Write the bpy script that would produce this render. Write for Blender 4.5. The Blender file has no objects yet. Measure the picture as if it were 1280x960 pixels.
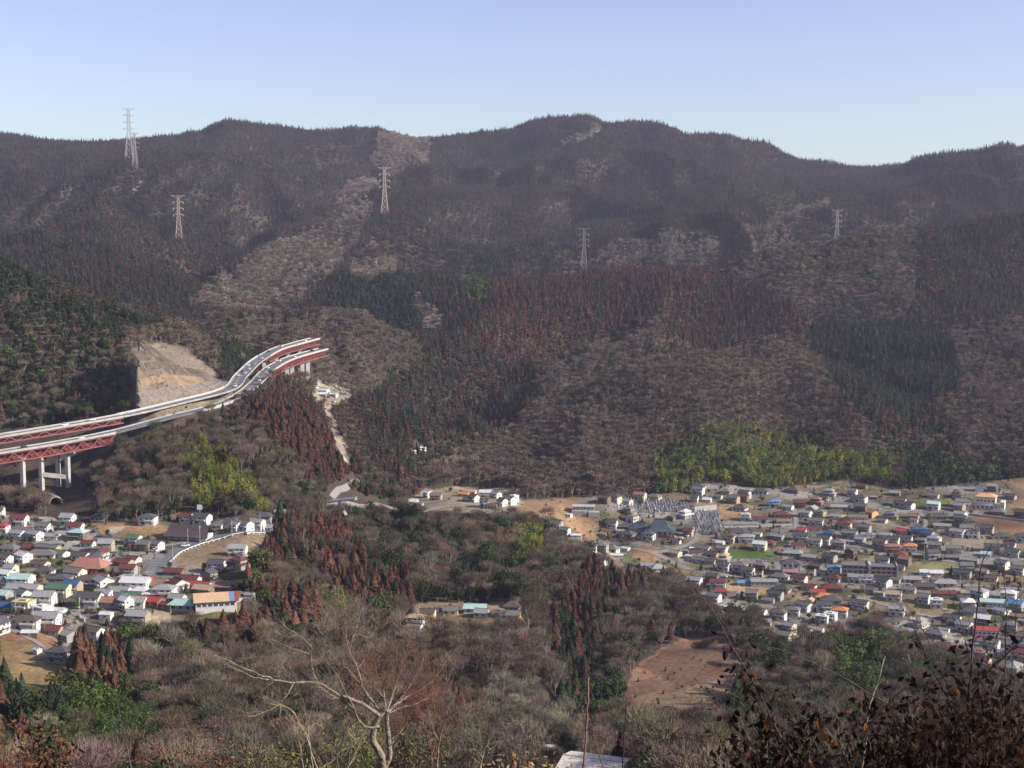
import bpy, bmesh, math, random
import numpy as np
from mathutils import Vector, Matrix
random.seed(7); RNG = np.random.default_rng(11)
SC = bpy.context.scene
COL = SC.collection

# ------------------------------------------------------------------ camera, sky, sun, exposure
F_PX, CAMZ = 1758.0, 250.0
PITCH = math.atan(180.0 / F_PX)
cam_d = bpy.data.cameras.new('camera'); cam = bpy.data.objects.new('camera', cam_d); COL.objects.link(cam)
cam.location = (0, 0, CAMZ); cam.rotation_euler = (math.pi / 2 - PITCH, 0, 0)
cam_d.sensor_width = 36; cam_d.lens = 36 * F_PX / 1280; cam_d.clip_start = 0.5; cam_d.clip_end = 40000
SC.camera = cam

SUN_EL, SUN_AZ = math.radians(29), math.radians(104)      # azimuth clockwise from the view direction (+Y)
world = bpy.data.worlds.new('World'); SC.world = world; world.use_nodes = True
wn = world.node_tree.nodes; wl = world.node_tree.links
sky = wn.new('ShaderNodeTexSky'); sky.sky_type = 'NISHITA'; sky.sun_disc = False
sky.sun_elevation = SUN_EL; sky.sun_rotation = SUN_AZ
sky.altitude = 300; sky.air_density = 1.0; sky.dust_density = 1.0; sky.ozone_density = 2.2
hs = wn.new('ShaderNodeHueSaturation'); hs.inputs['Hue'].default_value = 0.528; hs.inputs['Saturation'].default_value = 0.95
wl.new(sky.outputs[0], hs.inputs['Color']); wl.new(hs.outputs[0], wn['Background'].inputs['Color'])
wn['Background'].inputs['Strength'].default_value = 0.115
sun_d = bpy.data.lights.new('sun', 'SUN'); sun_d.energy = 5.0; sun_d.angle = math.radians(0.5); sun_d.color = (1.0, 0.92, 0.81)
sun = bpy.data.objects.new('sun', sun_d); COL.objects.link(sun)
sdir = Vector((math.sin(SUN_AZ) * math.cos(SUN_EL), math.cos(SUN_AZ) * math.cos(SUN_EL), math.sin(SUN_EL)))
sun.rotation_euler = sdir.to_track_quat('Z', 'Y').to_euler(); sun.location = (0, 0, 400)
SC.view_settings.view_transform = 'Standard'; SC.view_settings.look = 'None'
SC.view_settings.exposure = 0.66; SC.view_settings.gamma = 1.0; SC.view_settings.use_curve_mapping = False
SC.render.engine = 'CYCLES'
SC.cycles.use_denoising = True
SC.cycles.max_bounces = 4; SC.cycles.diffuse_bounces = 2; SC.cycles.volume_bounces = 0
SC.cycles.transparent_max_bounces = 4; SC.cycles.glossy_bounces = 1; SC.cycles.transmission_bounces = 1

# ------------------------------------------------------------------ pixel helpers (photo pixels -> rays from the camera's place)
CP, SP_ = math.cos(PITCH), math.sin(PITCH)
def ray(px, py):
    x = (px - 640.0) / F_PX; y = -(py - 480.0) / F_PX
    return x, y * SP_ + CP, y * CP - SP_                    # dx, dy, dz
def wpt(px, py, D):
    dx, dy, dz = ray(px, py)
    return (D * dx / dy, D, CAMZ + D * dz / dy)
def proj(X, Y, Z):
    X, Y, Z = np.asarray(X, float), np.asarray(Y, float), np.asarray(Z, float); dz = Z - CAMZ
    f = Y * CP - dz * SP_; u = Y * SP_ + dz * CP
    f = np.maximum(f, 1e-3)
    return 640 + F_PX * X / f, 480 - F_PX * u / f

# ------------------------------------------------------------------ terrain
G0 = 30.0
def gY(Y): return np.sqrt(np.asarray(Y, float) ** 2 + G0 ** 2)
CT = []                                                     # control points (X, Y, z)
def P(pts, can=10.0, step=45):
    """polyline of (px, py, D) seen in the photograph; can = canopy height taken off"""
    out = []
    for i in range(len(pts)):
        out.append(pts[i])
        if i + 1 < len(pts):
            a, b = pts[i], pts[i + 1]
            n = int(math.hypot(a[0] - b[0], a[1] - b[1]) // step)
            for k in range(1, n + 1):
                t = k / (n + 1); out.append(tuple(a[j] * (1 - t) + b[j] * t for j in range(3)))
    for p in out:
        w = wpt(*p); CT.append((w[0], w[1], w[2] - can))
def Z(pts):
    """(px, D, z) with no line of sight"""
    for px, D, z in pts: CT.append(((px - 640) / F_PX * D * 1.0, D, z))
# far skyline
SKY = [(-260,150,4400),(-100,160,4350),(0,164,4300),(40,169,4300),(70,176,4300),(130,176,4300),(165,172,4300),(200,171,4300),(240,160,4300),(265,153,4300),(300,151,4300),(350,154,4300),
 (395,163,4350),(440,155,4350),(475,161,4400),(505,169,4400),(560,170,4450),(600,163,4450),(650,153,4400),(690,146,4400),(722,141,4400),(745,141,4350),(765,152,4300),(790,149,4250),(805,150,4250),(840,159,4200),
 (868,164,4150),(920,165,4050),(960,184,3950),(1000,193,3900),(1040,203,3850),(1075,212,3800),(1098,210,3750),(1140,194,3650),(1190,188,3600),(1240,185,3550),(1285,179,3500),(1360,170,3450),(1500,160,3400)]
P(SKY, 9, 60)
for px in range(-500, 1900, 200):
    Z([(px, 5400, 330), (px, 6800, 200), (px, 9000, 150)])
# spurs running down the far face
P([(480,165,4350),(470,200,3900),(480,235,3400),(482,266,2950),(468,290,2750),(440,325,2500),(405,360,2350),(370,392,2200)], 9)
P([(455,270,2950),(400,287,2850),(350,302,2700),(305,325,2550),(268,352,2400),(235,383,2250)], 9)
P([(720,142,4400),(700,190,3900),(690,240,3400),(660,290,2900),(640,340,2600)], 9, 60)
P([(920,166,4000),(900,210,3600),(860,250,3200),(800,290,2900),(760,325,2700)], 9, 60)
P([(1190,188,3600),(1120,235,3100),(1040,262,2850),(960,275,2750),(900,300,2700)], 9, 60)
P([(560,175,4300),(590,230,3700),(600,280,3100),(570,330,2700),(560,380,2300)], 9, 60)
Z([(560,3900,440),(800,3700,430),(430,3500,330),(330,3200,250),(620,3000,200),(760,3300,290)])
# left middle hill with the pylon
P([(-150,270,2600),(-40,290,2500),(10,302,2400),(40,285,2450),(85,262,2500),(130,250,2500),(180,272,2450),(230,304,2400),(268,332,2350),(285,350,2350)], 9)
P([(130,270,2300),(140,330,2000),(190,385,1850)], 9); P([(40,330,2100),(60,350,1900)], 9)
P([(165,208,3300),(120,215,3400),(60,215,3400),(-60,225,3400)], 9); P([(290,210,3500),(300,270,3100),(290,318,2850)], 9)
Z([(130,3000,205),(30,3000,205),(240,2900,195),(-100,3000,205),(-150,2000,150)])
# spurs behind the viaduct
P([(410,348,2150),(450,334,2100),(496,326,2080),(516,350,2020),(535,385,1930),(552,405,1850)], 9)
P([(440,400,1950),(480,415,1850),(515,425,1750)], 9)
Z([(500,2250,170),(420,2300,150)])
P([(300,432,1650),(330,402,1800),(365,410,1780),(395,425,1720),(430,382,1850),(455,385,1830),(480,405,1780),(510,426,1680)], 9)
Z([(404,1535,136), (425,1575,134), (398,1570,140)])
P([(410,450,1560),(450,455,1530),(480,468,1480),(330,432,1680)], 9)
# left dark hill above the expressway
P([(-220,290,1400),(-100,300,1380),(0,322,1350),(40,338,1340),(80,352,1330),(130,361,1320),(172,381,1300),(215,393,1290),(250,399,1290),(268,415,1280),(288,440,1260),(298,462,1245)], 11)
P([(-200,450,1180),(0,430,1190),(60,430,1190),(120,440,1180)], 11); P([(165,440,1165),(210,445,1165),(255,450,1175)], 4)
P([(0,520,1085),(60,512,1095),(110,505,1100)], 9)
Z([(-200,1600,120),(0,1600,120),(150,1560,120),(250,1500,118),(290,1450,118)])
# expressway ground
RD1 = [(-60,575,975),(0,565,985),(80,552,1010),(150,538,1035),(210,522,1075),(270,507,1125),(300,494,1185),(320,478,1245),(336,462,1310),(362,448,1385),(404,436,1470)]
RD2 = [(-60,555,995),(0,545,1010),(80,532,1035),(155,519,1062),(220,504,1105),(284,487,1160),(301,470,1235),(320,452,1310),(345,437,1400),(368,430,1450),(394,423,1505)]
P(RD1[4:8], 0.5, 20); P(RD2[3:8], 0.5, 20)
Z([(-80,1040,92),(0,1045,95),(60,1045,97),(110,1045,103),(-80,1000,70),(0,1000,70),(60,1000,72),(100,1010,82),(130,1020,96),(60,960,66),(0,960,66),(-80,960,68)])
# hill in front of the expressway
P([(120,572,990),(150,550,1005),(200,533,1025),(240,524,1050),(290,512,1085),(325,492,1130),(350,484,1160),(380,505,1175),(400,530,1160),(430,565,1120),(448,592,1085)], 9)
P([(150,620,925),(200,600,940),(260,575,965),(310,575,985),(360,570,1010)], 9); P([(250,640,895),(310,640,900),(350,630,920),(390,610,970),(420,615,985)], 8)
P([(330,652,880),(370,640,930)], 6)
# upper valley with the river and the clearing
P([(385,488,1450),(415,488,1420),(440,492,1400)], 0); P([(405,515,1320),(418,540,1240),(432,565,1170),(448,592,1100),(440,615,1020)], 4)
P([(420,470,1500),(360,470,1460),(345,470,1420)], 5)
# the right mountain
P([(442,505,1420),(470,478,1500),(520,438,1620),(560,408,1720),(600,390,1800),(650,368,1900),(700,352,2000),(740,342,2080),(800,336,2130),(860,336,2130),(900,333,2130),(925,316,2130),(960,304,2130),(1040,299,2150),
   (1100,292,2180),(1180,285,2200),(1240,275,2200),(1285,268,2200),(1400,255,2200),(1560,245,2200)], 10)
P([(545,600,1270),(580,575,1330),(640,531,1410),(700,503,1470),(750,470,1540),(800,452,1590),(870,446,1630),(930,432,1660),(965,422,1670),(1000,432,1620),(1040,470,1530),(1080,512,1450),(1110,550,1380),(1125,580,1320)], 5)
P([(655,482,1540),(700,455,1620),(760,425,1720),(830,402,1830)], 5); Z([(700,1540,72),(760,1620,80),(830,1710,88),(640,1470,70),(760,1830,112),(700,1750,98),(640,1640,82)])
Z([(965,1790,88),(1040,1720,76),(1090,1600,68),(870,1760,82),(1160,1560,72),(600,1560,60),(560,1480,55)])
P([(1190,520,1430),(1200,430,1700),(1190,350,1980)], 10); P([(1280,560,1330),(1290,430,1680),(1300,340,2000)], 10); P([(1240,575,1300),(1240,480,1540),(1230,380,1850)], 13)
P([(1450,500,1400),(1450,380,1800)], 10)
P([(620,600,1200),(700,590,1260),(800,570,1320),(900,540,1390),(1000,540,1390)], 10)
P([(470,560,1230),(490,590,1170),(520,608,1150)], 8); P([(560,520,1350),(500,520,1330),(470,520,1350)], 9)
Z([(px, 2480, 110) for px in range(480, 1500, 120)])
# ground at the mountain's foot and the right town
def town_z(D): return (D - 879) * 0.086
for px in (820, 900, 980, 1060, 1140, 1220, 1300, 1400, 1500):
    for D in (1235, 1160, 1080, 1000, 930, 885): Z([(px, D, town_z(D))])
for px in (1200, 1270, 1350, 1450): Z([(px, 820, -3)])
for px in (740, 780): 
    for D in (1220, 1160, 1080): Z([(px, D, town_z(D) + (4 if px == 740 else 0))])
P([(800,612,1250),(700,612,1240),(640,608,1190)], 4)
P([(520,628,1095),(560,625,1100),(600,628,1090),(640,628,1085),(690,640,1070),(720,660,1020)], 0)
# gorge, its banks and the middle forest
P([(600,655,1000),(680,662,1000),(560,705,870),(500,655,960),(640,745,790),(680,705,890),(470,640,1000)], 9)
P([(800,708,930),(770,745,860),(765,800,760),(745,860,660),(735,900,590)], 10)
P([(700,740,820),(690,790,740)], 12)
Z([(728,790,8),(722,700,14),(705,600,25),(690,520,38),(745,860,12)])
P([(510,775,700),(560,772,700),(600,768,703),(650,770,700)], 0)
P([(570,800,650),(640,810,640),(680,830,610),(560,860,570),(620,890,560)], 8)
P([(830,765,850),(870,793,800),(930,793,790)], 9)
P([(790,850,705),(850,806,768),(915,803,768),(850,845,706),(850,882,652),(785,882,655),(905,882,650),(905,840,712)], 4); P([(860,796,800),(920,794,800)], 4)
P([(820,930,575),(900,930,575)], 6)
P([(1000,808,790),(1100,812,780),(1170,828,750),(1000,860,690),(1100,870,680),(1000,915,590),(1130,930,570)], 9)
Z([(1000,850,2),(1100,850,0),(930,865,12),(860,880,14)])
# left village
for px, ds in ((-260,(600,700,800,900)),(-120,(600,700,800,900)),(0,(560,640,720,800,880)),(80,(590,640,720,800,880)),(150,(640,720,800,880)),(220,(655,720,800,870)),(290,(668,740,810,870))):
    for D in ds: Z([(px, D, 75 + (3 if D > 850 else 0))])
P([(335,665,850),(330,700,780),(330,740,700)], 2)
P([(0,640,935),(60,645,915),(100,650,900)], 1)
P([(330,655,900),(400,658,880),(450,688,835),(500,730,780),(400,700,790),(360,745,715),(440,762,720),(500,775,700)], 11)
P([(120,812,600),(200,805,610),(300,800,620),(380,800,640),(450,805,640)], 11); P([(120,880,500),(200,880,500),(300,870,510),(400,870,530),(480,880,540)], 9); P([(200,950,400),(300,950,410),(400,950,420)], 8)
P([(0,905,440),(60,905,440),(-150,905,440),(60,960,370),(-100,960,370)], 8)
# slope under the viewpoint
Z([(440,350,108),(600,350,110),(740,350,112),(640,430,70),(900,380,98),(1100,400,92),(1300,420,88),(1500,450,80)])
for px in (-400, 0, 320, 640, 960, 1280, 1700): Z([(px, 200, 160), (px, 120, 190)])
for px in (-3000, -1500, 2800, 4500):
    Z([(px, 60, 215), (px, 250, 150), (px, 600, 75), (px, 1100, 90), (px, 1800, 200), (px, 2600, 300), (px, 4200, 430), (px, 8000, 150)])
CT = np.array(CT)
def uv(X, Y):
    g = gY(Y); return X / g, np.log(g)
def make_rbf():
    u, v = uv(CT[:, 0], CT[:, 1]); n = len(u)
    e2 = 0.006 ** 2
    A = np.sqrt((u[:, None] - u) ** 2 + (v[:, None] - v) ** 2 + e2)
    Q = np.c_[np.ones(n), u, v]
    M = np.zeros((n + 3, n + 3)); M[:n, :n] = A + np.eye(n) * -1e-4; M[:n, n:] = Q; M[n:, :n] = Q.T
    w = np.linalg.solve(M, np.r_[CT[:, 2], 0, 0, 0])
    def ev(X, Y):
        a, b = uv(X.ravel(), Y.ravel()); out = np.empty(a.size)
        for i in range(0, a.size, 6000):
            s = slice(i, i + 6000)
            R = np.sqrt((a[s, None] - u) ** 2 + (b[s, None] - v) ** 2 + e2)
            out[s] = R @ w[:n] + w[n] + w[n + 1] * a[s] + w[n + 2] * b[s]
        return out.reshape(X.shape)
    return ev
_tab = RNG.random((256, 256))
def vnoise(x, y):
    xi = np.floor(x).astype(int); yi = np.floor(y).astype(int); fx = x - xi; fy = y - yi
    fx = fx * fx * (3 - 2 * fx); fy = fy * fy * (3 - 2 * fy)
    g = lambda a, b: _tab[(xi + a) & 255, (yi + b) & 255]
    return (g(0,0) * (1 - fx) + g(1,0) * fx) * (1 - fy) + (g(0,1) * (1 - fx) + g(1,1) * fx) * fy
def fbm(x, y, o=4):
    s = 0; a = 1; t = 0
    for k in range(o):
        s = s + a * (vnoise(x + 17.3 * k, y - 9.1 * k) - 0.5); t += a; x = x * 2.03; y = y * 2.03; a *= 0.5
    return s / t * 2
# grid lines
sm = np.linspace(-0.42, 0.42, 520)
so = 0.42 + np.cumsum(np.linspace(0.004, 0.09, 26))
S = np.r_[-so[::-1], sm, so]
Yr = np.r_[np.linspace(-60, -5, 8), np.linspace(0, 60, 25), np.exp(np.linspace(math.log(64), math.log(400), 60)), np.exp(np.linspace(math.log(404), math.log(1700), 300))[0:], np.exp(np.linspace(math.log(1708), math.log(4600), 200)), np.linspace(4700, 12000, 30)]
SS, YY = np.meshgrid(S, Yr); XX = SS * gY(YY)
H = make_rbf()(XX, YY)
near = np.interp(YY, [-60, -5, 0, 3, 8, 20, 40, 100, 200], [252, 248.6, 248.2, 246.6, 243.6, 236.5, 224, 196, 160])
t = np.clip((YY - 100) / 120, 0, 1); t = t * t * (3 - 2 * t); H = near * (1 - t) + H * t
H = np.clip(H, -30, 900)
# relief: spurs and gullies on the mountains, none on the flats
gy_, gx_ = np.gradient(H)
sl = np.abs(np.gradient(H, axis=0) / np.gradient(YY, axis=0)) + np.abs(np.gradient(H, axis=1) / np.gradient(XX, axis=1))
msk = np.clip((sl - 0.12) / 0.25, 0, 1) * np.clip((YY - 300) / 600, 0, 1)
def blur(A, n):
    for _ in range(n):
        A = (A + np.roll(A, 1, 0) + np.roll(A, -1, 0) + np.roll(A, 1, 1) + np.roll(A, -1, 1)) / 5
    return A
msk = blur(msk, 12)
wx = XX + 60 * fbm(XX / 300, YY / 300, 2); wy = YY + 60 * fbm(XX / 300 + 40, YY / 300, 2)
rid = (1 - np.abs(fbm(wx / 330, wy / 500, 4)) * 2.2)
far = np.clip((YY - 1900) / 900, 0, 1)
rid2 = 1 - np.abs(fbm(wx / 140 + 7, wy / 260, 3)) * 2.2
H = H + msk * ((rid - 0.62) * (24 + 34 * far) + (rid2 - .62) * (11 + 8 * far) + fbm(XX / 60, YY / 60, 3) * (3 + 4 * far)) + fbm(XX / 40, YY / 40, 2) * 0.5 * np.clip((YY - 60) / 100, 0, 1)
# pull the far crest back onto the skyline that the photograph shows
_t = (H - CAMZ) / gY(YY); _far = YY > 3000
_sx = np.array([p[0] for p in SKY]); _sy = np.array([p[1] for p in SKY]); _sd = np.array([p[2] for p in SKY])
_cpx = 640 + F_PX * S * 1.01; _ty = np.interp(_cpx, _sx, _sy); _td = np.interp(_cpx, _sx, _sd)
_tan = (-((_ty - 480) / F_PX) * CP - SP_) / (-((_ty - 480) / F_PX) * SP_ + CP)
_dz = (_tan - np.where(_far, _t, -9).max(0)) * _td - 13
_dz = np.convolve(np.pad(_dz, 30, mode='edge'), np.hanning(61) / np.hanning(61).sum(), 'valid')
H = H + _dz * np.clip((YY - 2600) / 1300, 0, 1)
# roads cut level ground
def dens(pts, step=3.0):
    """smooth world polyline through control points"""
    pts = [Vector(p) for p in pts]; out = []
    for i in range(len(pts) - 1):
        p0 = pts[max(i - 1, 0)]; p1 = pts[i]; p2 = pts[i + 1]; p3 = pts[min(i + 2, len(pts) - 1)]
        n = max(2, int((p2 - p1).length / step))
        for k in range(n):
            u = k / n
            out.append(0.5 * ((2 * p1) + (-p0 + p2) * u + (2 * p0 - 5 * p1 + 4 * p2 - p3) * u * u + (-p0 + 3 * p1 - 3 * p2 + p3) * u ** 3))
    out.append(pts[-1]); return out
W1 = dens([wpt(*p) for p in RD1]); W2 = dens([wpt(*p) for p in RD2])
def level(line, half, soft, drop=0.4, hmin=None, cut_only=False):
    global H
    L = np.array([tuple(p) for p in line])
    x0, x1, y0, y1 = L[:, 0].min() - soft, L[:, 0].max() + soft, L[:, 1].min() - soft, L[:, 1].max() + soft
    idx = np.argwhere((XX > x0) & (XX < x1) & (YY > y0) & (YY < y1))
    if not len(idx): return
    px = XX[idx[:, 0], idx[:, 1]]; py = YY[idx[:, 0], idx[:, 1]]
    for i in range(0, len(idx), 4000):
        s = slice(i, i + 4000)
        d2 = (px[s, None] - L[:, 0]) ** 2 + (py[s, None] - L[:, 1]) ** 2
        j = d2.argmin(1); d = np.sqrt(d2[np.arange(len(j)), j])
        t = np.clip((d - half) / (soft - half), 0, 1); t = t * t * (3 - 2 * t)
        old = H[idx[s, 0], idx[s, 1]]; new = L[j, 2] - drop
        if cut_only: new = np.minimum(new, old)
        H[idx[s, 0], idx[s, 1]] = new * (1 - t) + old * t
def seg(line, d0, d1): return [p for p in line if d0 <= p.y <= d1]
level(seg(W2, 1066, 1345), 9, 24); level(seg(W1, 1180, 1300), 7.5, 34); level(seg(W2, 1180, 1345), 8, 20); level(seg(W1, 1035, 1300), 7.5, 15)
level([Vector((p.x, p.y, 71 + max(0, (p.y - 1014)) * 1.4)) for p in seg(W1, 900, 1035)], 20, 60, cut_only=True)
level([Vector((p.x, p.y, 76 + max(0, (p.y - 1030)) * 1.0)) for p in seg(W2, 900, 1062)], 12, 30, cut_only=True)
level([Vector((p.x, p.y, p.z - 13)) for p in seg(W1, 1300, 1440)], 12, 44, cut_only=True)
level([Vector((p.x, p.y, p.z - 13)) for p in seg(W2, 1340, 1490)], 12, 24, cut_only=True)
# the stepped cut slope is set into the hillside behind the farther carriageway
_cl = [p for p in W2 if p.y >= 1060 and 178 < proj(p.x, p.y, p.z)[0] < 298]
_L = np.array([tuple(p) for p in _cl]); _ix = np.argwhere((XX > _L[:, 0].min() - 60) & (XX < _L[:, 0].max() + 40) & (YY > 1050) & (YY < 1260))
_x = XX[_ix[:, 0], _ix[:, 1]]; _y = YY[_ix[:, 0], _ix[:, 1]]; _d2 = (_x[:, None] - _L[:, 0]) ** 2 + (_y[:, None] - _L[:, 1]) ** 2; _j = _d2.argmin(1); _d = np.sqrt(_d2.min(1))
_k = (_j > 0) & (_j < len(_L) - 1) & (_d > 5) & (_d < 74) & (_y > _L[_j, 1]) & (proj(_x, _y, H[_ix[:, 0], _ix[:, 1]])[0] > 168 + .1 * _d); _u = _j / (len(_L) - 1); _e = np.clip(np.minimum(_u * 12, (1 - _u) * 1.45), 0, 1)
_new = _L[_j, 2] + np.interp(_d, [5, 8.5, 12.5, 18.5, 27, 35.5, 46, 54, 64, 74], [0, .2, 5, 10.5, 20, 29.5, 38.5, 45, 52, 56]) * _e - 1.3
_old = H[_ix[:, 0], _ix[:, 1]]; _t = np.clip((74 - _d) / 10, 0, 1) * _e; H[_ix[_k, 0], _ix[_k, 1]] = (_old * (1 - _t) + _new * _t)[_k]
def ground(X, Y):
    X = np.asarray(X, float); Y = np.asarray(Y, float)
    r = np.clip(np.interp(Y, Yr, np.arange(len(Yr))), 0, len(Yr) - 1.001); c = np.clip(np.interp(X / gY(Y), S, np.arange(len(S))), 0, len(S) - 1.001)
    i = r.astype(int); j = c.astype(int); fr = r - i; fc = c - j
    return (H[i, j] * (1 - fc) + H[i, j + 1] * fc) * (1 - fr) + (H[i + 1, j] * (1 - fc) + H[i + 1, j + 1] * fc) * fr
_Ys = np.r_[np.arange(150, 1800, 1.5), np.arange(1800, 4600, 5)]
def hit(px, py, dmin=150):
    """the ground point that the photograph shows at a pixel"""
    dx, dy, dz = ray(px, py)
    Ys = _Ys[_Ys >= dmin]
    g = ground(Ys * dx / dy, Ys); zr = CAMZ + Ys * dz / dy
    k = np.argmax(g > zr)
    if not g[k] > zr[k]: return None
    if k > 0:
        a = zr[k-1] - g[k-1]; b = zr[k] - g[k]; u = a / (a - b) if a != b else 0
        Y = Ys[k-1] + (Ys[k] - Ys[k-1]) * u
    else: Y = Ys[k]
    X = Y * dx / dy
    return Vector((float(X), float(Y), float(ground(X, Y))))
# horizon scan: which ground can be seen (for leaving out what never shows)
TAN = (H - CAMZ) / gY(YY)
RUN = np.maximum.accumulate(np.where(YY > 60, TAN, -9), axis=0)
def seen(X, Y, h, margin=0.0015):
    r = np.clip(np.interp(Y, Yr, np.arange(len(Yr))), 0, len(Yr) - 1.001).astype(int); c = np.clip(np.interp(X / gY(Y), S, np.arange(len(S))), 0, len(S) - 1.001).astype(int)
    return (ground(X, Y) + h - CAMZ) / gY(Y) + margin > RUN[r, c]

def U(a, b): return float(RNG.uniform(a, b))
# ------------------------------------------------------------------ materials
def _nodes(name):
    m = bpy.data.materials.new(name); m.use_nodes = True
    nt = m.node_tree; return m, nt, nt.nodes, nt.links, nt.nodes['Principled BSDF']
def mat(name, col, rough=0.8, var=0.15, scale=1.5, bump=0.0, metal=0.0, spec=0.3, coords='Object', tint=None, wave=None):
    """procedural material: base colour (or a per-object tint) broken up by noise, optional ribs and bump"""
    m, nt, N, L, b = _nodes(name)
    tc = N.new('ShaderNodeTexCoord'); no = N.new('ShaderNodeTexNoise'); no.inputs['Scale'].default_value = scale; no.inputs['Detail'].default_value = 4
    L.new(tc.outputs[coords], no.inputs['Vector'])
    mr = N.new('ShaderNodeMapRange'); mr.inputs['To Min'].default_value = 1 - var; mr.inputs['To Max'].default_value = 1 + var
    mr.inputs['From Min'].default_value = 0.3; mr.inputs['From Max'].default_value = 0.7
    L.new(no.outputs['Fac'], mr.inputs['Value'])
    mx = N.new('ShaderNodeMix'); mx.data_type = 'RGBA'; mx.blend_type = 'MULTIPLY'; mx.inputs['Factor'].default_value = 1
    if tint:
        at = N.new('ShaderNodeAttribute'); at.attribute_type = tint; at.attribute_name = 'tint'; L.new(at.outputs['Color'], mx.inputs[6])
    else: mx.inputs[6].default_value = (*col, 1)
    L.new(mr.outputs[0], mx.inputs[7]); L.new(mx.outputs[2], b.inputs['Base Color'])
    b.inputs['Roughness'].default_value = rough; b.inputs['Metallic'].default_value = metal; b.inputs['Specular IOR Level'].default_value = spec
    hgt = no.outputs['Fac']
    if wave:
        wv = N.new('ShaderNodeTexWave'); wv.bands_direction = wave[0]; wv.inputs['Scale'].default_value = wave[1]; L.new(tc.outputs[coords], wv.inputs['Vector']); hgt = wv.outputs['Fac']
    if bump or wave:
        bp = N.new('ShaderNodeBump'); bp.inputs['Strength'].default_value = bump or 0.4; bp.inputs['Distance'].default_value = 0.1
        L.new(hgt, bp.inputs['Height']); L.new(bp.outputs[0], b.inputs['Normal'])
    return m
def leafmat(name, rough=0.9, var=0.3, trans=0.0):
    m, nt, N, L, b = _nodes(name)
    at = N.new('ShaderNodeAttribute'); at.attribute_type = 'INSTANCER'; at.attribute_name = 'tint'
    ge = N.new('ShaderNodeNewGeometry'); mr = N.new('ShaderNodeMapRange'); mr.inputs['To Min'].default_value = 1 - var; mr.inputs['To Max'].default_value = 1 + var
    L.new(ge.outputs['Random Per Island'], mr.inputs['Value'])
    mx = N.new('ShaderNodeMix'); mx.data_type = 'RGBA'; mx.blend_type = 'MULTIPLY'; mx.inputs['Factor'].default_value = 1
    L.new(at.outputs['Color'], mx.inputs[6]); L.new(mr.outputs[0], mx.inputs[7]); L.new(mx.outputs[2], b.inputs['Base Color'])
    b.inputs['Roughness'].default_value = rough; b.inputs['Specular IOR Level'].default_value = 0.15
    if trans:
        tr = N.new('ShaderNodeBsdfTranslucent'); L.new(mx.outputs[2], tr.inputs['Color'])
        ms = N.new('ShaderNodeMixShader'); ms.inputs[0].default_value = trans
        L.new(b.outputs[0], ms.inputs[1]); L.new(tr.outputs[0], ms.inputs[2]); L.new(ms.outputs[0], N['Material Output'].inputs['Surface'])
    return m
M = {}
M['leaf'] = leafmat('foliage', trans=0.15)
M['twig'] = leafmat('bare_twigs', var=0.25)
M['bark'] = mat('bark', (0.17, 0.145, 0.12), 0.9, 0.3, 3)
M['roof'] = mat('roof_tiles', None, 0.75, 0.22, 1.2, tint='OBJECT', wave=('X', 3.0), spec=0.25)
M['wall'] = mat('painted_wall', None, 0.8, 0.10, 0.8, tint='OBJECT', spec=0.2)
M['glass'] = mat('window_glass', (0.03, 0.035, 0.045), 0.25, 0.3, 0.7, spec=0.5)
M['conc'] = mat('concrete', (0.40, 0.38, 0.35), 0.85, 0.14, 0.25)
M['concd'] = mat('stained_concrete', (0.30, 0.29, 0.27), 0.9, 0.25, 0.15)
M['asph'] = mat('asphalt', (0.13, 0.13, 0.135), 0.9, 0.12, 0.12)
M['lane'] = mat('town_asphalt', (0.22, 0.20, 0.18), 0.9, 0.15, 0.2)
M['white'] = mat('white_paint', (0.75, 0.75, 0.73), 0.6, 0.06, 1)
M['redst'] = mat('red_painted_steel', (0.25, 0.092, 0.085), 0.55, 0.15, 0.3)
M['darkred'] = mat('dark_red_steel', (0.17, 0.035, 0.035), 0.6, 0.2, 0.3)  # darker red for far-side members, webs and the sheet inside the arch
M['galv'] = mat('galvanised_steel', (0.42, 0.41, 0.38), 0.5, 0.12, 0.4, spec=0.5)
M['stone'] = mat('grave_stone', None, 0.6, 0.15, 3, tint='OBJECT')
M['paint'] = mat('car_paint', None, 0.35, 0.04, 1, tint='OBJECT', spec=0.5)
M['rubber'] = mat('rubber', (0.03, 0.03, 0.03), 0.9, 0.1, 4)
M['wood'] = mat('weathered_wood', (0.20, 0.13, 0.085), 0.85, 0.25, 2)
M['thing'] = mat('painted_part', None, 0.6, 0.12, 1.2, tint='OBJECT', spec=0.3)

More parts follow.
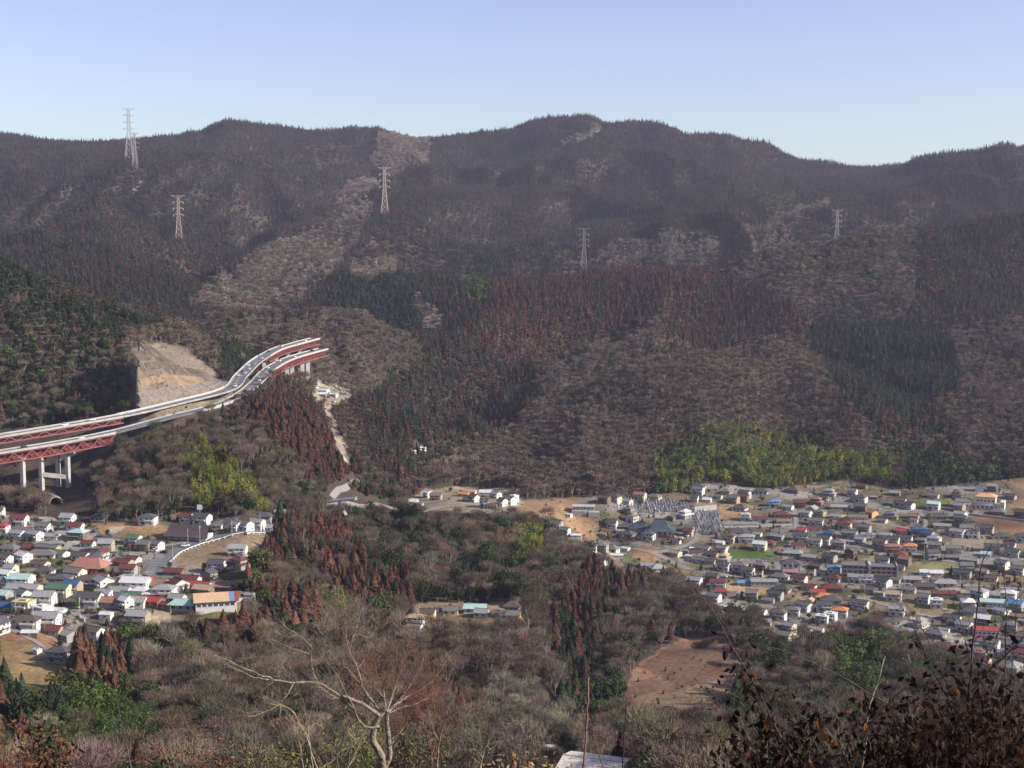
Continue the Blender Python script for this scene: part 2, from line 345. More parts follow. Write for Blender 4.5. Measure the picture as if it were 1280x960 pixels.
# ------------------------------------------------------------------ object helpers
def mesh(name, bm, *mats):
    me = bpy.data.meshes.new(name); bm.to_mesh(me); bm.free()
    for m in mats: me.materials.append(m)
    return me
def link(name, data, parent=None, **kw):
    o = bpy.data.objects.new(name, data); COL.objects.link(o)
    if parent is not None: o.parent = parent
    for k, v in kw.items(): o[k] = v
    return o
def tag(o, label, cat, group=None):
    o['label'] = label; o['category'] = cat
    if group: o['group'] = group
    return o
def thing(name, label, cat, loc=(0, 0, 0), rz=0.0, group=None):
    o = bpy.data.objects.new(name, None); COL.objects.link(o); o.location = loc; o.rotation_euler = (0, 0, rz); o.empty_display_size = 0.5
    return tag(o, label, cat, group)
def copy_tree(o, parent=None):
    c = o.copy(); COL.objects.link(c); c.parent = parent
    for ch in o.children: copy_tree(ch, c)
    return c
def box(bm, x0, x1, y0, y1, z0, z1, mi=0, skip_bottom=True):
    v = [bm.verts.new(p) for p in ((x0,y0,z0),(x1,y0,z0),(x1,y1,z0),(x0,y1,z0),(x0,y0,z1),(x1,y0,z1),(x1,y1,z1),(x0,y1,z1))]
    fs = [(4,5,6,7),(0,1,5,4),(1,2,6,5),(2,3,7,6),(3,0,4,7)] + ([] if skip_bottom else [(3,2,1,0)])
    for f in fs:
        fa = bm.faces.new([v[i] for i in f]); fa.material_index = mi
def bar(bm, a, b, w, h=None, n=4, up=(0, 0, 1), w2=None, mi=0):
    """prism from a to b; w, w2 = radius at either end"""
    a = Vector(a); b = Vector(b); d = (b - a)
    if d.length < 1e-6: return
    d.normalize(); u = Vector(up)
    if abs(d.dot(u)) > 0.95: u = Vector((1, 0, 0))
    s = d.cross(u).normalized(); t = s.cross(d); h = h or w; w2 = w if w2 is None else w2; k = w2 / w
    r = []
    for p, q in ((a, 1), (b, k)):
        r.append([bm.verts.new(p + s * (w * q * math.cos(2 * math.pi * (i + .5) / n) * (1.414 if n == 4 else 1)) + t * (h * q * math.sin(2 * math.pi * (i + .5) / n) * (1.414 if n == 4 else 1))) for i in range(n)])
    for i in range(n):
        f = bm.faces.new((r[0][i], r[0][(i + 1) % n], r[1][(i + 1) % n], r[1][i])); f.material_index = mi
    if n > 3:
        for rr in r:
            f = bm.faces.new(rr if rr is r[1] else rr[::-1]); f.material_index = mi
def np_mesh(name, v, f, *mats):
    me = bpy.data.meshes.new(name); v = np.asarray(v, np.float32); f = np.asarray(f, np.int32)
    k = f.shape[1]
    me.vertices.add(len(v)); me.vertices.foreach_set('co', v.ravel())
    me.loops.add(f.size); me.loops.foreach_set('vertex_index', f.ravel()); me.polygons.add(len(f)); me.polygons.foreach_set('loop_start', np.arange(0, f.size, k, dtype=np.int32))
    me.update(calc_edges=True)
    for m in mats: me.materials.append(m)
    return me
def inpoly(px, py, poly):
    px = np.asarray(px, float); py = np.asarray(py, float); r = np.zeros(px.shape, bool); n = len(poly); j = n - 1
    for i in range(n):
        xi, yi = poly[i]; xj, yj = poly[j]
        if yi != yj:
            c = ((yi > py) != (yj > py)) & (px < (xj - xi) * (py - yi) / (yj - yi) + xi); r ^= c
        j = i
    return r

# ------------------------------------------------------------------ open ground and forest stands (outlined on the photograph, laid on the terrain)
VILL = [(-120,640),(0,636),(60,645),(105,652),(150,655),(235,640),(325,652),(345,655),(345,672),(310,690),(322,708),(262,712),(295,735),(318,745),(312,762),(250,772),(190,775),(150,790),(95,800),(80,812),(98,842),(70,862),(0,850),(-120,850)]
RTOWN = [(700,655),(712,630),(720,622),(860,616),(880,600),(960,612),(1060,600),(1130,612),(1200,606),(1255,600),(1420,585),(1420,850),(1240,845),(1195,815),(1140,800),(1120,795),(1085,768),(1050,790),(985,800),(950,780),(955,760),(900,765),(870,740),(855,715),(815,712),(775,708),(742,700),(735,688),(700,672)]
FIELDB = [(800,828),(850,798),(905,795),(935,820),(925,860),(900,885),(840,893),(770,890),(775,868)]
CLEAR = [(395,478),(430,480),(442,495),(420,506),(392,500)]
OPEN = [VILL, RTOWN, FIELDB, CLEAR,
        [(640,625),(720,622),(745,650),(748,675),(715,668),(690,645),(650,645)],
        [(505,628),(530,612),(560,608),(650,610),(652,632),(610,642),(560,640),(530,636)],
        [(505,762),(520,755),(650,750),(660,775),(620,780),(540,782),(520,795),(500,785)],
        [(404,505),(411,505),(421,530),(433,560),(440,580),(432,580),(416,545)],
        [(164,436),(195,428),(232,436),(265,460),(290,487),(290,505),(160,532)],
        [(60,618),(100,612),(130,628),(128,652),(60,645)],
        [(150,520),(215,502),(285,486),(299,466),(330,436),(385,422),(390,441),(362,452),(340,474),(327,492),(290,520),(210,532),(150,548)], [(-40,545),(150,520),(150,545),(130,560),(95,566),(95,612),(20,612),(20,585),(-40,592)],
        [(408,624),(440,618),(500,628),(500,636),(440,636),(405,634)]]
# ground paint: polygon, colour, jitter
PAINT = [
 (VILL, (0.22,0.165,0.10)), (RTOWN, (0.21,0.175,0.125)),
 (FIELDB, (0.19,0.115,0.07)), ([(800,835),(850,800),(930,815),(900,850),(850,858)], (0.13,0.075,0.048)), ([(772,870),(850,862),(900,862),(895,884),(830,890)], (0.24,0.16,0.09)),
 (OPEN[4], (0.20,0.125,0.07)), (OPEN[5], (0.24,0.19,0.13)), (OPEN[6], (0.22,0.16,0.1)), (OPEN[7], (0.30,0.24,0.18)), (CLEAR, (0.27,0.23,0.17)), (OPEN[8], (0.17,0.135,0.10)),
 ([(0,776),(0,765),(70,800),(75,806),(60,812),(0,800)], (0.21,0.115,0.065)), ([(0,800),(40,806),(95,842),(70,862),(0,850)], (0.27,0.185,0.085)),
 ([(110,655),(180,652),(235,665),(230,672),(130,668)], (0.26,0.165,0.085)), ([(135,660),(155,658),(152,664),(132,666)], (0.38,0.32,0.25)),
 ([(215,700),(230,685),(300,665),(345,660),(345,676),(290,690),(300,705),(240,712)], (0.25,0.18,0.11)),
 ([(160,772),(190,765),(215,766),(215,774),(180,780)], (0.36,0.29,0.2)), ([(240,768),(300,757),(315,762),(260,775)], (0.17,0.16,0.06)),
 ([(905,690),(925,688),(970,691),(968,699),(912,700)], (0.085,0.14,0.032)), ([(1143,624),(1184,624),(1185,631),(1146,631)], (0.085,0.15,0.03)),
 ([(1205,648),(1230,642),(1300,645),(1300,672),(1270,668),(1232,662)], (0.19,0.11,0.065)), ([(898,632),(925,636),(925,650),(903,652)], (0.25,0.16,0.085)),
 ([(1132,706),(1195,702),(1195,714),(1140,716)], (0.17,0.16,0.07)), ([(1070,744),(1120,748),(1195,762),(1195,770),(1130,764),(1075,754)], (0.25,0.20,0.11)),
 ([(902,728),(960,732),(958,742),(900,740)], (0.30,0.21,0.11)), ([(790,682),(825,682),(835,698),(805,704),(790,695)], (0.25,0.15,0.075)), ([(848,706),(900,716),(900,722),(850,716)], (0.2,0.14,0.08)),
 ([(1262,590),(1300,580),(1300,640),(1265,630)], (0.22,0.14,0.08)), ([(700,630),(740,640),(748,676),(715,668)], (0.25,0.16,0.085)),
 ([(1125,585),(1140,590),(1142,612),(1128,612)], (0.24,0.14,0.09)), ([(1190,672),(1290,678),(1290,690),(1190,684)], (0.24,0.2,0.14)),
 ([(515,368),(528,372),(552,392),(550,404),(532,412),(519,388)], (0.21,0.15,0.115)), ([(500,420),(530,415),(532,420),(505,428)], (0.34,0.27,0.2)),
 ([(720,172),(745,156),(752,160),(728,176)], (0.3,0.26,0.2)), ([(742,148),(762,147),(766,156),(750,160)], (0.36,0.3,0.2)),
 ([(165,232),(176,225),(178,234),(170,240)], (0.34,0.3,0.27)),
]
PXg, PYg = proj(XX, YY, H)
GC = np.zeros(XX.shape + (3,)); 
n1 = fbm(XX / 90, YY / 90, 4)[..., None]; n2 = fbm(XX / 22, YY / 22, 3)[..., None]
GC[:] = np.array((0.066, 0.050, 0.038)) * (1 + 0.35 * n1 + 0.25 * n2)
ROADZ = 9
jx = 4.5 * fbm(XX / 12, YY / 12, 3); jy = 3 * fbm(XX / 12 + 50, YY / 12, 3)
for poly, c in PAINT:
    k = inpoly(PXg + jx, PYg + jy, poly) & (YY > 330)
    if poly is VILL or poly is RTOWN:                       # plots, yards and gardens
        ca_, sa_ = math.cos(.5 if poly is RTOWN else .2), math.sin(.5 if poly is RTOWN else .2); qx, qy = XX * ca_ + YY * sa_, YY * ca_ - XX * sa_
        ci = (np.floor(qx / 17 + .8 * vnoise(qy / 30, qx / 90)).astype(int) * 31 + np.floor(qy / 24 + .8 * vnoise(qx / 30, qy / 90)).astype(int) * 17) % 7
        pal = np.array([(.15,.12,.08),(.21,.16,.10),(.12,.105,.085),(.18,.165,.14),(.085,.09,.045),(.14,.10,.065),(.24,.22,.185)])
        GC[k] = (pal[ci] * (1 + 0.3 * n1 + 0.5 * n2))[k]; continue
    GC[k] = (np.array(c) * (1 + 0.3 * n1 + 0.55 * n2))[k]
nr, nc = XX.shape
_i = np.arange(nr - 1)[:, None] * nc + np.arange(nc - 1)
gme = np_mesh('ground', np.c_[XX.ravel(), YY.ravel(), H.ravel()], np.stack([_i, _i + 1, _i + nc + 1, _i + nc], -1).reshape(-1, 4))
ca = gme.color_attributes.new('soil', 'FLOAT_COLOR', 'POINT'); ca.data.foreach_set('color', np.concatenate([GC.clip(0.01, 0.8), np.ones(XX.shape + (1,))], -1).astype(np.float32).ravel())
gme.polygons.foreach_set('use_smooth', np.ones(len(gme.polygons), bool))
m, nt, N, L, b = _nodes('earth_and_fields')
at = N.new('ShaderNodeAttribute'); at.attribute_name = 'soil'; tc = N.new('ShaderNodeTexCoord')
no = N.new('ShaderNodeTexNoise'); no.inputs['Scale'].default_value = 0.35; no.inputs['Detail'].default_value = 6; no.inputs['Roughness'].default_value = 0.65; L.new(tc.outputs['Object'], no.inputs['Vector'])
mr = N.new('ShaderNodeMapRange'); mr.inputs['From Min'].default_value = 0.3; mr.inputs['From Max'].default_value = 0.7; mr.inputs['To Min'].default_value = 0.62; mr.inputs['To Max'].default_value = 1.35; L.new(no.outputs['Fac'], mr.inputs['Value'])
mx = N.new('ShaderNodeMix'); mx.data_type = 'RGBA'; mx.blend_type = 'MULTIPLY'; mx.inputs['Factor'].default_value = 1
L.new(at.outputs['Color'], mx.inputs[6]); L.new(mr.outputs[0], mx.inputs[7]); L.new(mx.outputs[2], b.inputs['Base Color'])
bp = N.new('ShaderNodeBump'); bp.inputs['Strength'].default_value = 0.5; bp.inputs['Distance'].default_value = 0.8; L.new(no.outputs['Fac'], bp.inputs['Height']); L.new(bp.outputs[0], b.inputs['Normal'])
b.inputs['Roughness'].default_value = 1; b.inputs['Specular IOR Level'].default_value = 0.1
gme.materials.append(m)
GROUND = link('ground', gme, kind='structure')

# ------------------------------------------------------------------ air
HAZE_DENS = 0.00004
bm = bmesh.new(); box(bm, -11000, 11000, -300, 11800, -60, 760, 0, False)
m, nt, N, L, b = _nodes('valley_haze'); N.remove(b)
pv = N.new('ShaderNodeVolumePrincipled'); pv.inputs['Color'].default_value = (0.76, 0.77, 1.0, 1); pv.inputs['Density'].default_value = HAZE_DENS; pv.inputs['Anisotropy'].default_value = 0.2
L.new(pv.outputs[0], N['Material Output'].inputs['Volume'])
link('haze', mesh('haze', bm, m), kind='stuff')

OCC = []                                                   # (x, y, r): footprints that trees keep clear of

# ------------------------------------------------------------------ houses
def gable_roof(bm, w, d, z, rise, oh=.7, th=.22, mi=0):
    x0, x1, y0, y1 = -w / 2 - oh * .7, w / 2 + oh * .7, -d / 2 - oh, d / 2 + oh; zo = z - rise * oh / (d / 2)
    r = [[bm.verts.new(p) for p in ((x, y0, zo), (x, 0, z + rise), (x, y1, zo), (x, y1, zo + th), (x, 0, z + rise + th), (x, y0, zo + th))] for x in (x0, x1)]
    a, b = r
    for i in range(6):
        j = (i + 1) % 6; bm.faces.new((a[i], a[j], b[j], b[i])).material_index = mi
    for q in ((a[5], a[4], a[1], a[0]), (a[4], a[3], a[2], a[1]), (b[0], b[1], b[4], b[5]), (b[1], b[2], b[3], b[4])): bm.faces.new(q).material_index = mi
    box(bm, x0 - .05, x1 + .05, -.16, .16, z + rise + th - .05, z + rise + th + .2, mi)           # ridge cap
def hip_roof(bm, w, d, z, rise, oh=.8, ridge=None, top=None, mi=0):
    """four slopes; ridge = half length of the ridge; top: cut level (skirt roof) as inner half sizes"""
    X, Y = w / 2 + oh, d / 2 + oh; e = z - .25
    lo = [bm.verts.new(p) for p in ((-X, -Y, e), (X, -Y, e), (X, Y, e), (-X, Y, e))]; lm = [bm.verts.new((v.co.x, v.co.y, e + .25)) for v in lo]
    if top: hi = [bm.verts.new(p) for p in ((-top[0], -top[1], z + rise), (top[0], -top[1], z + rise), (top[0], top[1], z + rise), (-top[0], top[1], z + rise))]
    else:
        rg = max(.2, (w - d) / 2) if ridge is None else ridge; a, b = bm.verts.new((-rg, 0, z + rise)), bm.verts.new((rg, 0, z + rise)); hi = [a, b, b, a]
    for i in range(4):
        j = (i + 1) % 4; bm.faces.new((lo[i], lo[j], lm[j], lm[i])).material_index = mi
        q = [lm[i], lm[j], hi[j], hi[i]]; q = list(dict.fromkeys(q)); bm.faces.new(q).material_index = mi
    bm.faces.new(lo[::-1]).material_index = mi
    if not top: box(bm, -rg - .2, rg + .2, -.18, .18, z + rise - .06, z + rise + .25, mi)
def walls(bm, w, d, z0, z1, rise=0, mi=0):
    box(bm, -w / 2, w / 2, -d / 2, d / 2, z0, z1, mi)
    if rise:
        for s in (-1, 1):
            f = bm.faces.new([bm.verts.new(p) for p in ((s * w / 2, -d / 2, z1), (s * w / 2, d / 2, z1), (s * w / 2, 0, z1 + rise))]); f.material_index = mi
_win = {}
def window_mesh(w, h, ax):
    k = (w, h, ax)
    if k not in _win:
        bm = bmesh.new(); d = .09
        bx = (lambda a, b, c, e, p, q, mi: box(bm, a, b, -q, -p, c, e, mi, False)) if ax == 'y' else (lambda a, b, c, e, p, q, mi: box(bm, p, q, a, b, c, e, mi, False))
        bx(-w / 2, w / 2, 0, h, 0, .04, 1)
        for a, b, c, e in ((-w / 2 - .08, w / 2 + .08, h, h + .09), (-w / 2 - .08, w / 2 + .08, -.09, 0), (-w / 2 - .08, -w / 2, 0, h), (w / 2, w / 2 + .08, 0, h), (-.03, .03, 0, h)): bx(a, b, c, e, 0, d, 0)
        _win[k] = mesh('window', bm, M['white'], M['glass'])
    return _win[k]
def windows(root, w, d, spec):
    for ax, u, z, ww, hh in spec:
        o = link('window', window_mesh(ww, hh, ax), root); o.location = (u, -d / 2 - .003, z) if ax == 'y' else (w / 2 + .003, u, z)
STY = {}
def style(key):
    """meshes of one house type: list of (part name, mesh, which tint)"""
    if key in STY: return STY[key]
    kind, w, d = key; parts = []; wins = []
    bw, br = bmesh.new(), bmesh.new()
    if kind in ('gable2', 'hip2'):
        walls(bw, w, d, -3, 5.7, 2.1 if kind == 'gable2' else 0)
        (gable_roof(br, w, d, 5.7, 2.1) if kind == 'gable2' else hip_roof(br, w, d, 5.7, 2.1, .75))
        sk = bmesh.new(); box(sk, -w * .5 - .1, w * .3, -d / 2 - 1.6, -d / 2 - .01, 2.75, 2.95, 0, False); parts.append(('porch_roof', mesh('porch_roof', sk, M['roof']), 1))
        bb = bmesh.new(); box(bb, -w * .12, w * .42, -d / 2 - 1.15, -d / 2 - .01, 3.1, 4.0, 0, False); parts.append(('balcony', mesh('balcony', bb, M['wall']), 2))
        wins = [('y', -w * .34, 3.7, 1.5, 1.1), ('y', w * .05, 4.05, 1.8, 1.2), ('y', w * .33, 4.05, 1.6, 1.2), ('y', -w * .2, .6, 2.4, 1.9), ('y', w * .3, .9, 1.7, 1.2), ('x', -d * .2, 3.8, 1.2, 1.0), ('x', d * .22, 1.0, 1.3, 1.1)]
    elif kind == 'skirt2':                                  # wide ground floor under a skirt roof, smaller upper floor
        box(bw, -w / 2, w / 2, -d / 2, d / 2, -3, 2.8); box(bw, -w * .36, w * .36, -d * .34, d * .36, 2.8, 5.6)
        hip_roof(br, w * .72, d * .7, 5.6, 1.9, .8)
        sk = bmesh.new(); hip_roof(sk, w, d, 2.8, .95, .8, top=(w * .36 + .02, d * .36 + .02)); parts.append(('lower_roof', mesh('lower_roof', sk, M['roof']), 1))
        wins = [('y', -w * .3, .6, 2.2, 1.7), ('y', w * .05, .6, 2.2, 1.7), ('y', w * .34, .9, 1.5, 1.1), ('x', 0, .9, 1.6, 1.1)]
        up = [('y', -w * .18, 3.9, 1.8, 1.2), ('y', w * .16, 3.9, 1.8, 1.2)]
        STY[key] = (parts, mesh('wall', bw, M['wall']), mesh('roof', br, M['roof']), wins, [(a, u, z, ww, hh, d * .68) for a, u, z, ww, hh in up]); return STY[key]
    elif kind == 'hip1': walls(bw, w, d, -3, 3.0); hip_roof(br, w, d, 3.0, 2.9, 1.0); wins = [('y', -w * .3, .6, 2.2, 1.8), ('y', 0, .6, 2.2, 1.8), ('y', w * .3, .6, 2.0, 1.8), ('x', 0, .9, 1.6, 1.2)]
    elif kind == 'gable1': walls(bw, w, d, -3, 2.9, 1.8); gable_roof(br, w, d, 2.9, 1.8); wins = [('y', -w * .28, .6, 1.8, 1.6), ('y', w * .22, .8, 1.6, 1.2), ('x', 0, .9, 1.2, 1.1)]
    elif kind == 'flat2':
        walls(bw, w, d, -3, 6.3); box(br, -w / 2 - .25, w / 2 + .25, -d / 2 - .25, d / 2 + .25, 6.302, 6.62, 0, False); box(br, -w * .1, w * .25, -d * .2, d * .2, 6.62, 7.5, 0)
        bb = bmesh.new(); box(bb, -w * .3, w * .35, -d / 2 - 1.2, -d / 2 - .01, 3.1, 4.1, 0, False); parts.append(('balcony', mesh('balcony', bb, M['wall']), 2))
        wins = [('y', -w * .18, 4.1, 2.0, 1.4), ('y', w * .2, 4.1, 2.0, 1.4), ('y', -w * .3, .9, 1.8, 1.3), ('y', w * .15, .5, 2.2, 1.9), ('x', -d * .2, 3.9, 1.2, 1.1), ('x', d * .2, 1, 1.2, 1.1)]
    elif kind == 'shed': walls(bw, w, d, -2, 2.6, .9); gable_roof(br, w, d, 2.6, .9, .35); wins = [('y', 0, .9, 1.3, 1.0)]
    elif kind == 'long': walls(bw, w, d, -3, 4.4, 1.7); gable_roof(br, w, d, 4.4, 1.7, .5); wins = [('y', w * (-.42 + .168 * i), 1.6, 2.0, 1.4) for i in range(6)] + [('x', 0, 1.5, 1.8, 1.4)]
    STY[key] = (parts, mesh('wall', bw, M['wall']), mesh('roof', br, M['roof']), wins, []); return STY[key]
RC = {'dark grey': (.078,.073,.070), 'grey': (.155,.145,.135), 'pale grey': (.27,.265,.255), 'brown': (.11,.08,.065), 'maroon': (.135,.045,.042), 'red': (.33,.06,.05), 'orange': (.50,.19,.08), 'terracotta': (.27,.14,.10), 'blue': (.05,.10,.22), 'sky blue': (.11,.25,.42),
      'pale teal': (.36,.50,.46), 'green': (.08,.15,.10), 'tan': (.40,.29,.19), 'pink': (.34,.19,.18), 'white': (.58,.57,.54), 'slate': (.082,.08,.088), 'yellow': (.5,.42,.2)}
WC = {'white': (.56,.54,.50), 'cream': (.52,.45,.34), 'grey': (.30,.29,.27), 'brown': (.16,.11,.08), 'tan': (.34,.26,.18), 'pale orange': (.60,.36,.20), 'yellow': (.58,.48,.22), 'pink': (.5,.32,.28)}
FORM = {'gable2': ('two-storey', 'gable'), 'hip2': ('two-storey', 'hipped'), 'skirt2': ('two-tier', 'hipped'), 'hip1': ('low', 'hipped'), 'gable1': ('low', 'gable'), 'flat2': ('two-storey', 'flat'), 'shed': ('little', 'gable'), 'long': ('long', 'gable')}
LM = [(825,655,'the temple'), (815,632,'the upper graveyard'), (882,655,'the lower graveyard'), (968,630,'the sky-blue roofed house'), (935,695,'the green field'), (1090,645,'the orange-fronted house'), (1148,665,'the big blue roof'),
      (1232,622,'the cream villa'), (1085,712,'the apartment block'), (988,708,'the hall with round windows'), (1228,795,'the bright red barn roof'), (1240,752,'the pale teal shed'), (1010,775,'the front edge of the right town'), (1170,740,'the long maroon roof'),
      (1165,712,'the white sheds'), (897,735,'the edge wood at the left of the right town'), (1240,655,'the brown field'), (1260,715,'the right frame edge'), (940,660,'the terraced field above the right town'), (1165,628,'the bright green plot'), (1040,690,'the middle of the right town'), (1060,755,'the dry strip field'),
      (1130,700,'the olive field'), (112,705,'the terracotta hall'), (237,663,'the dark curved hall'), (87,742,'the green and blue roof'), (268,746,'the tan-roofed depot'), (170,745,'the flat white house'), (12,740,'the left frame edge of the village'), (45,665,'the back row of the left village'), (35,790,'the front corner of the left village'), (315,652,'the curved village road'), (215,725,'the red roof cluster'),
      (130,680,'the bare garden patch'), (40,700,'the middle of the left village'), (620,622,'the white hillside hamlet'), (540,620,'the small hillside pair'), (590,770,'the row of cottages'), (400,492,'the clearing under the red viaduct'), (710,660,'the brown slope left of the temple')]
HOUSES = []
NO_AUTO = []
def house(px, py, kind, roof, wall='white', w=11.0, d=8.0, rz=None, name=None, label=None, cat='house', up=5, dmin=500):
    g = hit(px, py + up, dmin)
    if g is None: return None
    if rz is None: rz = (-30 if px > 690 else -14) + RNG.normal(0, 5)
    parts, wm, rm, wins, upw = style((kind, w, d))
    root = thing(name or ('shed' if kind == 'shed' else 'workshop' if kind == 'long' else 'house'), label or '', 'shed' if kind == 'shed' else 'workshop' if kind == 'long' else cat, g, math.radians(rz), None)
    hs_ = (.9 if px < 360 and py > 722 else .76 if px < 360 else .83) * U(.93, 1.05); root.scale = (hs_, hs_, hs_ * U(.9, 1.02))
    o = link('wall', wm, root, tint=WC.get(wall, wall)); r = link('roof', rm, root, tint=RC.get(roof, roof))
    for n, me, t in parts: link(n, me, root, tint=(RC.get(roof, roof) if t == 1 else WC.get(wall, wall)))
    windows(root, w, d, wins)
    for ax, u, z, ww, hh, dd in upw: q = link('window', window_mesh(ww, hh, ax), root); q.location = (u, -dd / 2 - .003, z)
    OCC.append((g.x, g.y, max(w, d) * .45)); NO_AUTO.append((px, py))
    lm = min(LM, key=lambda l: (l[0] - px) ** 2 + 2.2 * (l[1] - py) ** 2)[2]
    if not label: HOUSES.append((root, px, py, roof if isinstance(roof, str) else 'grey', wall if isinstance(wall, str) else 'white', kind, lm))
    return root
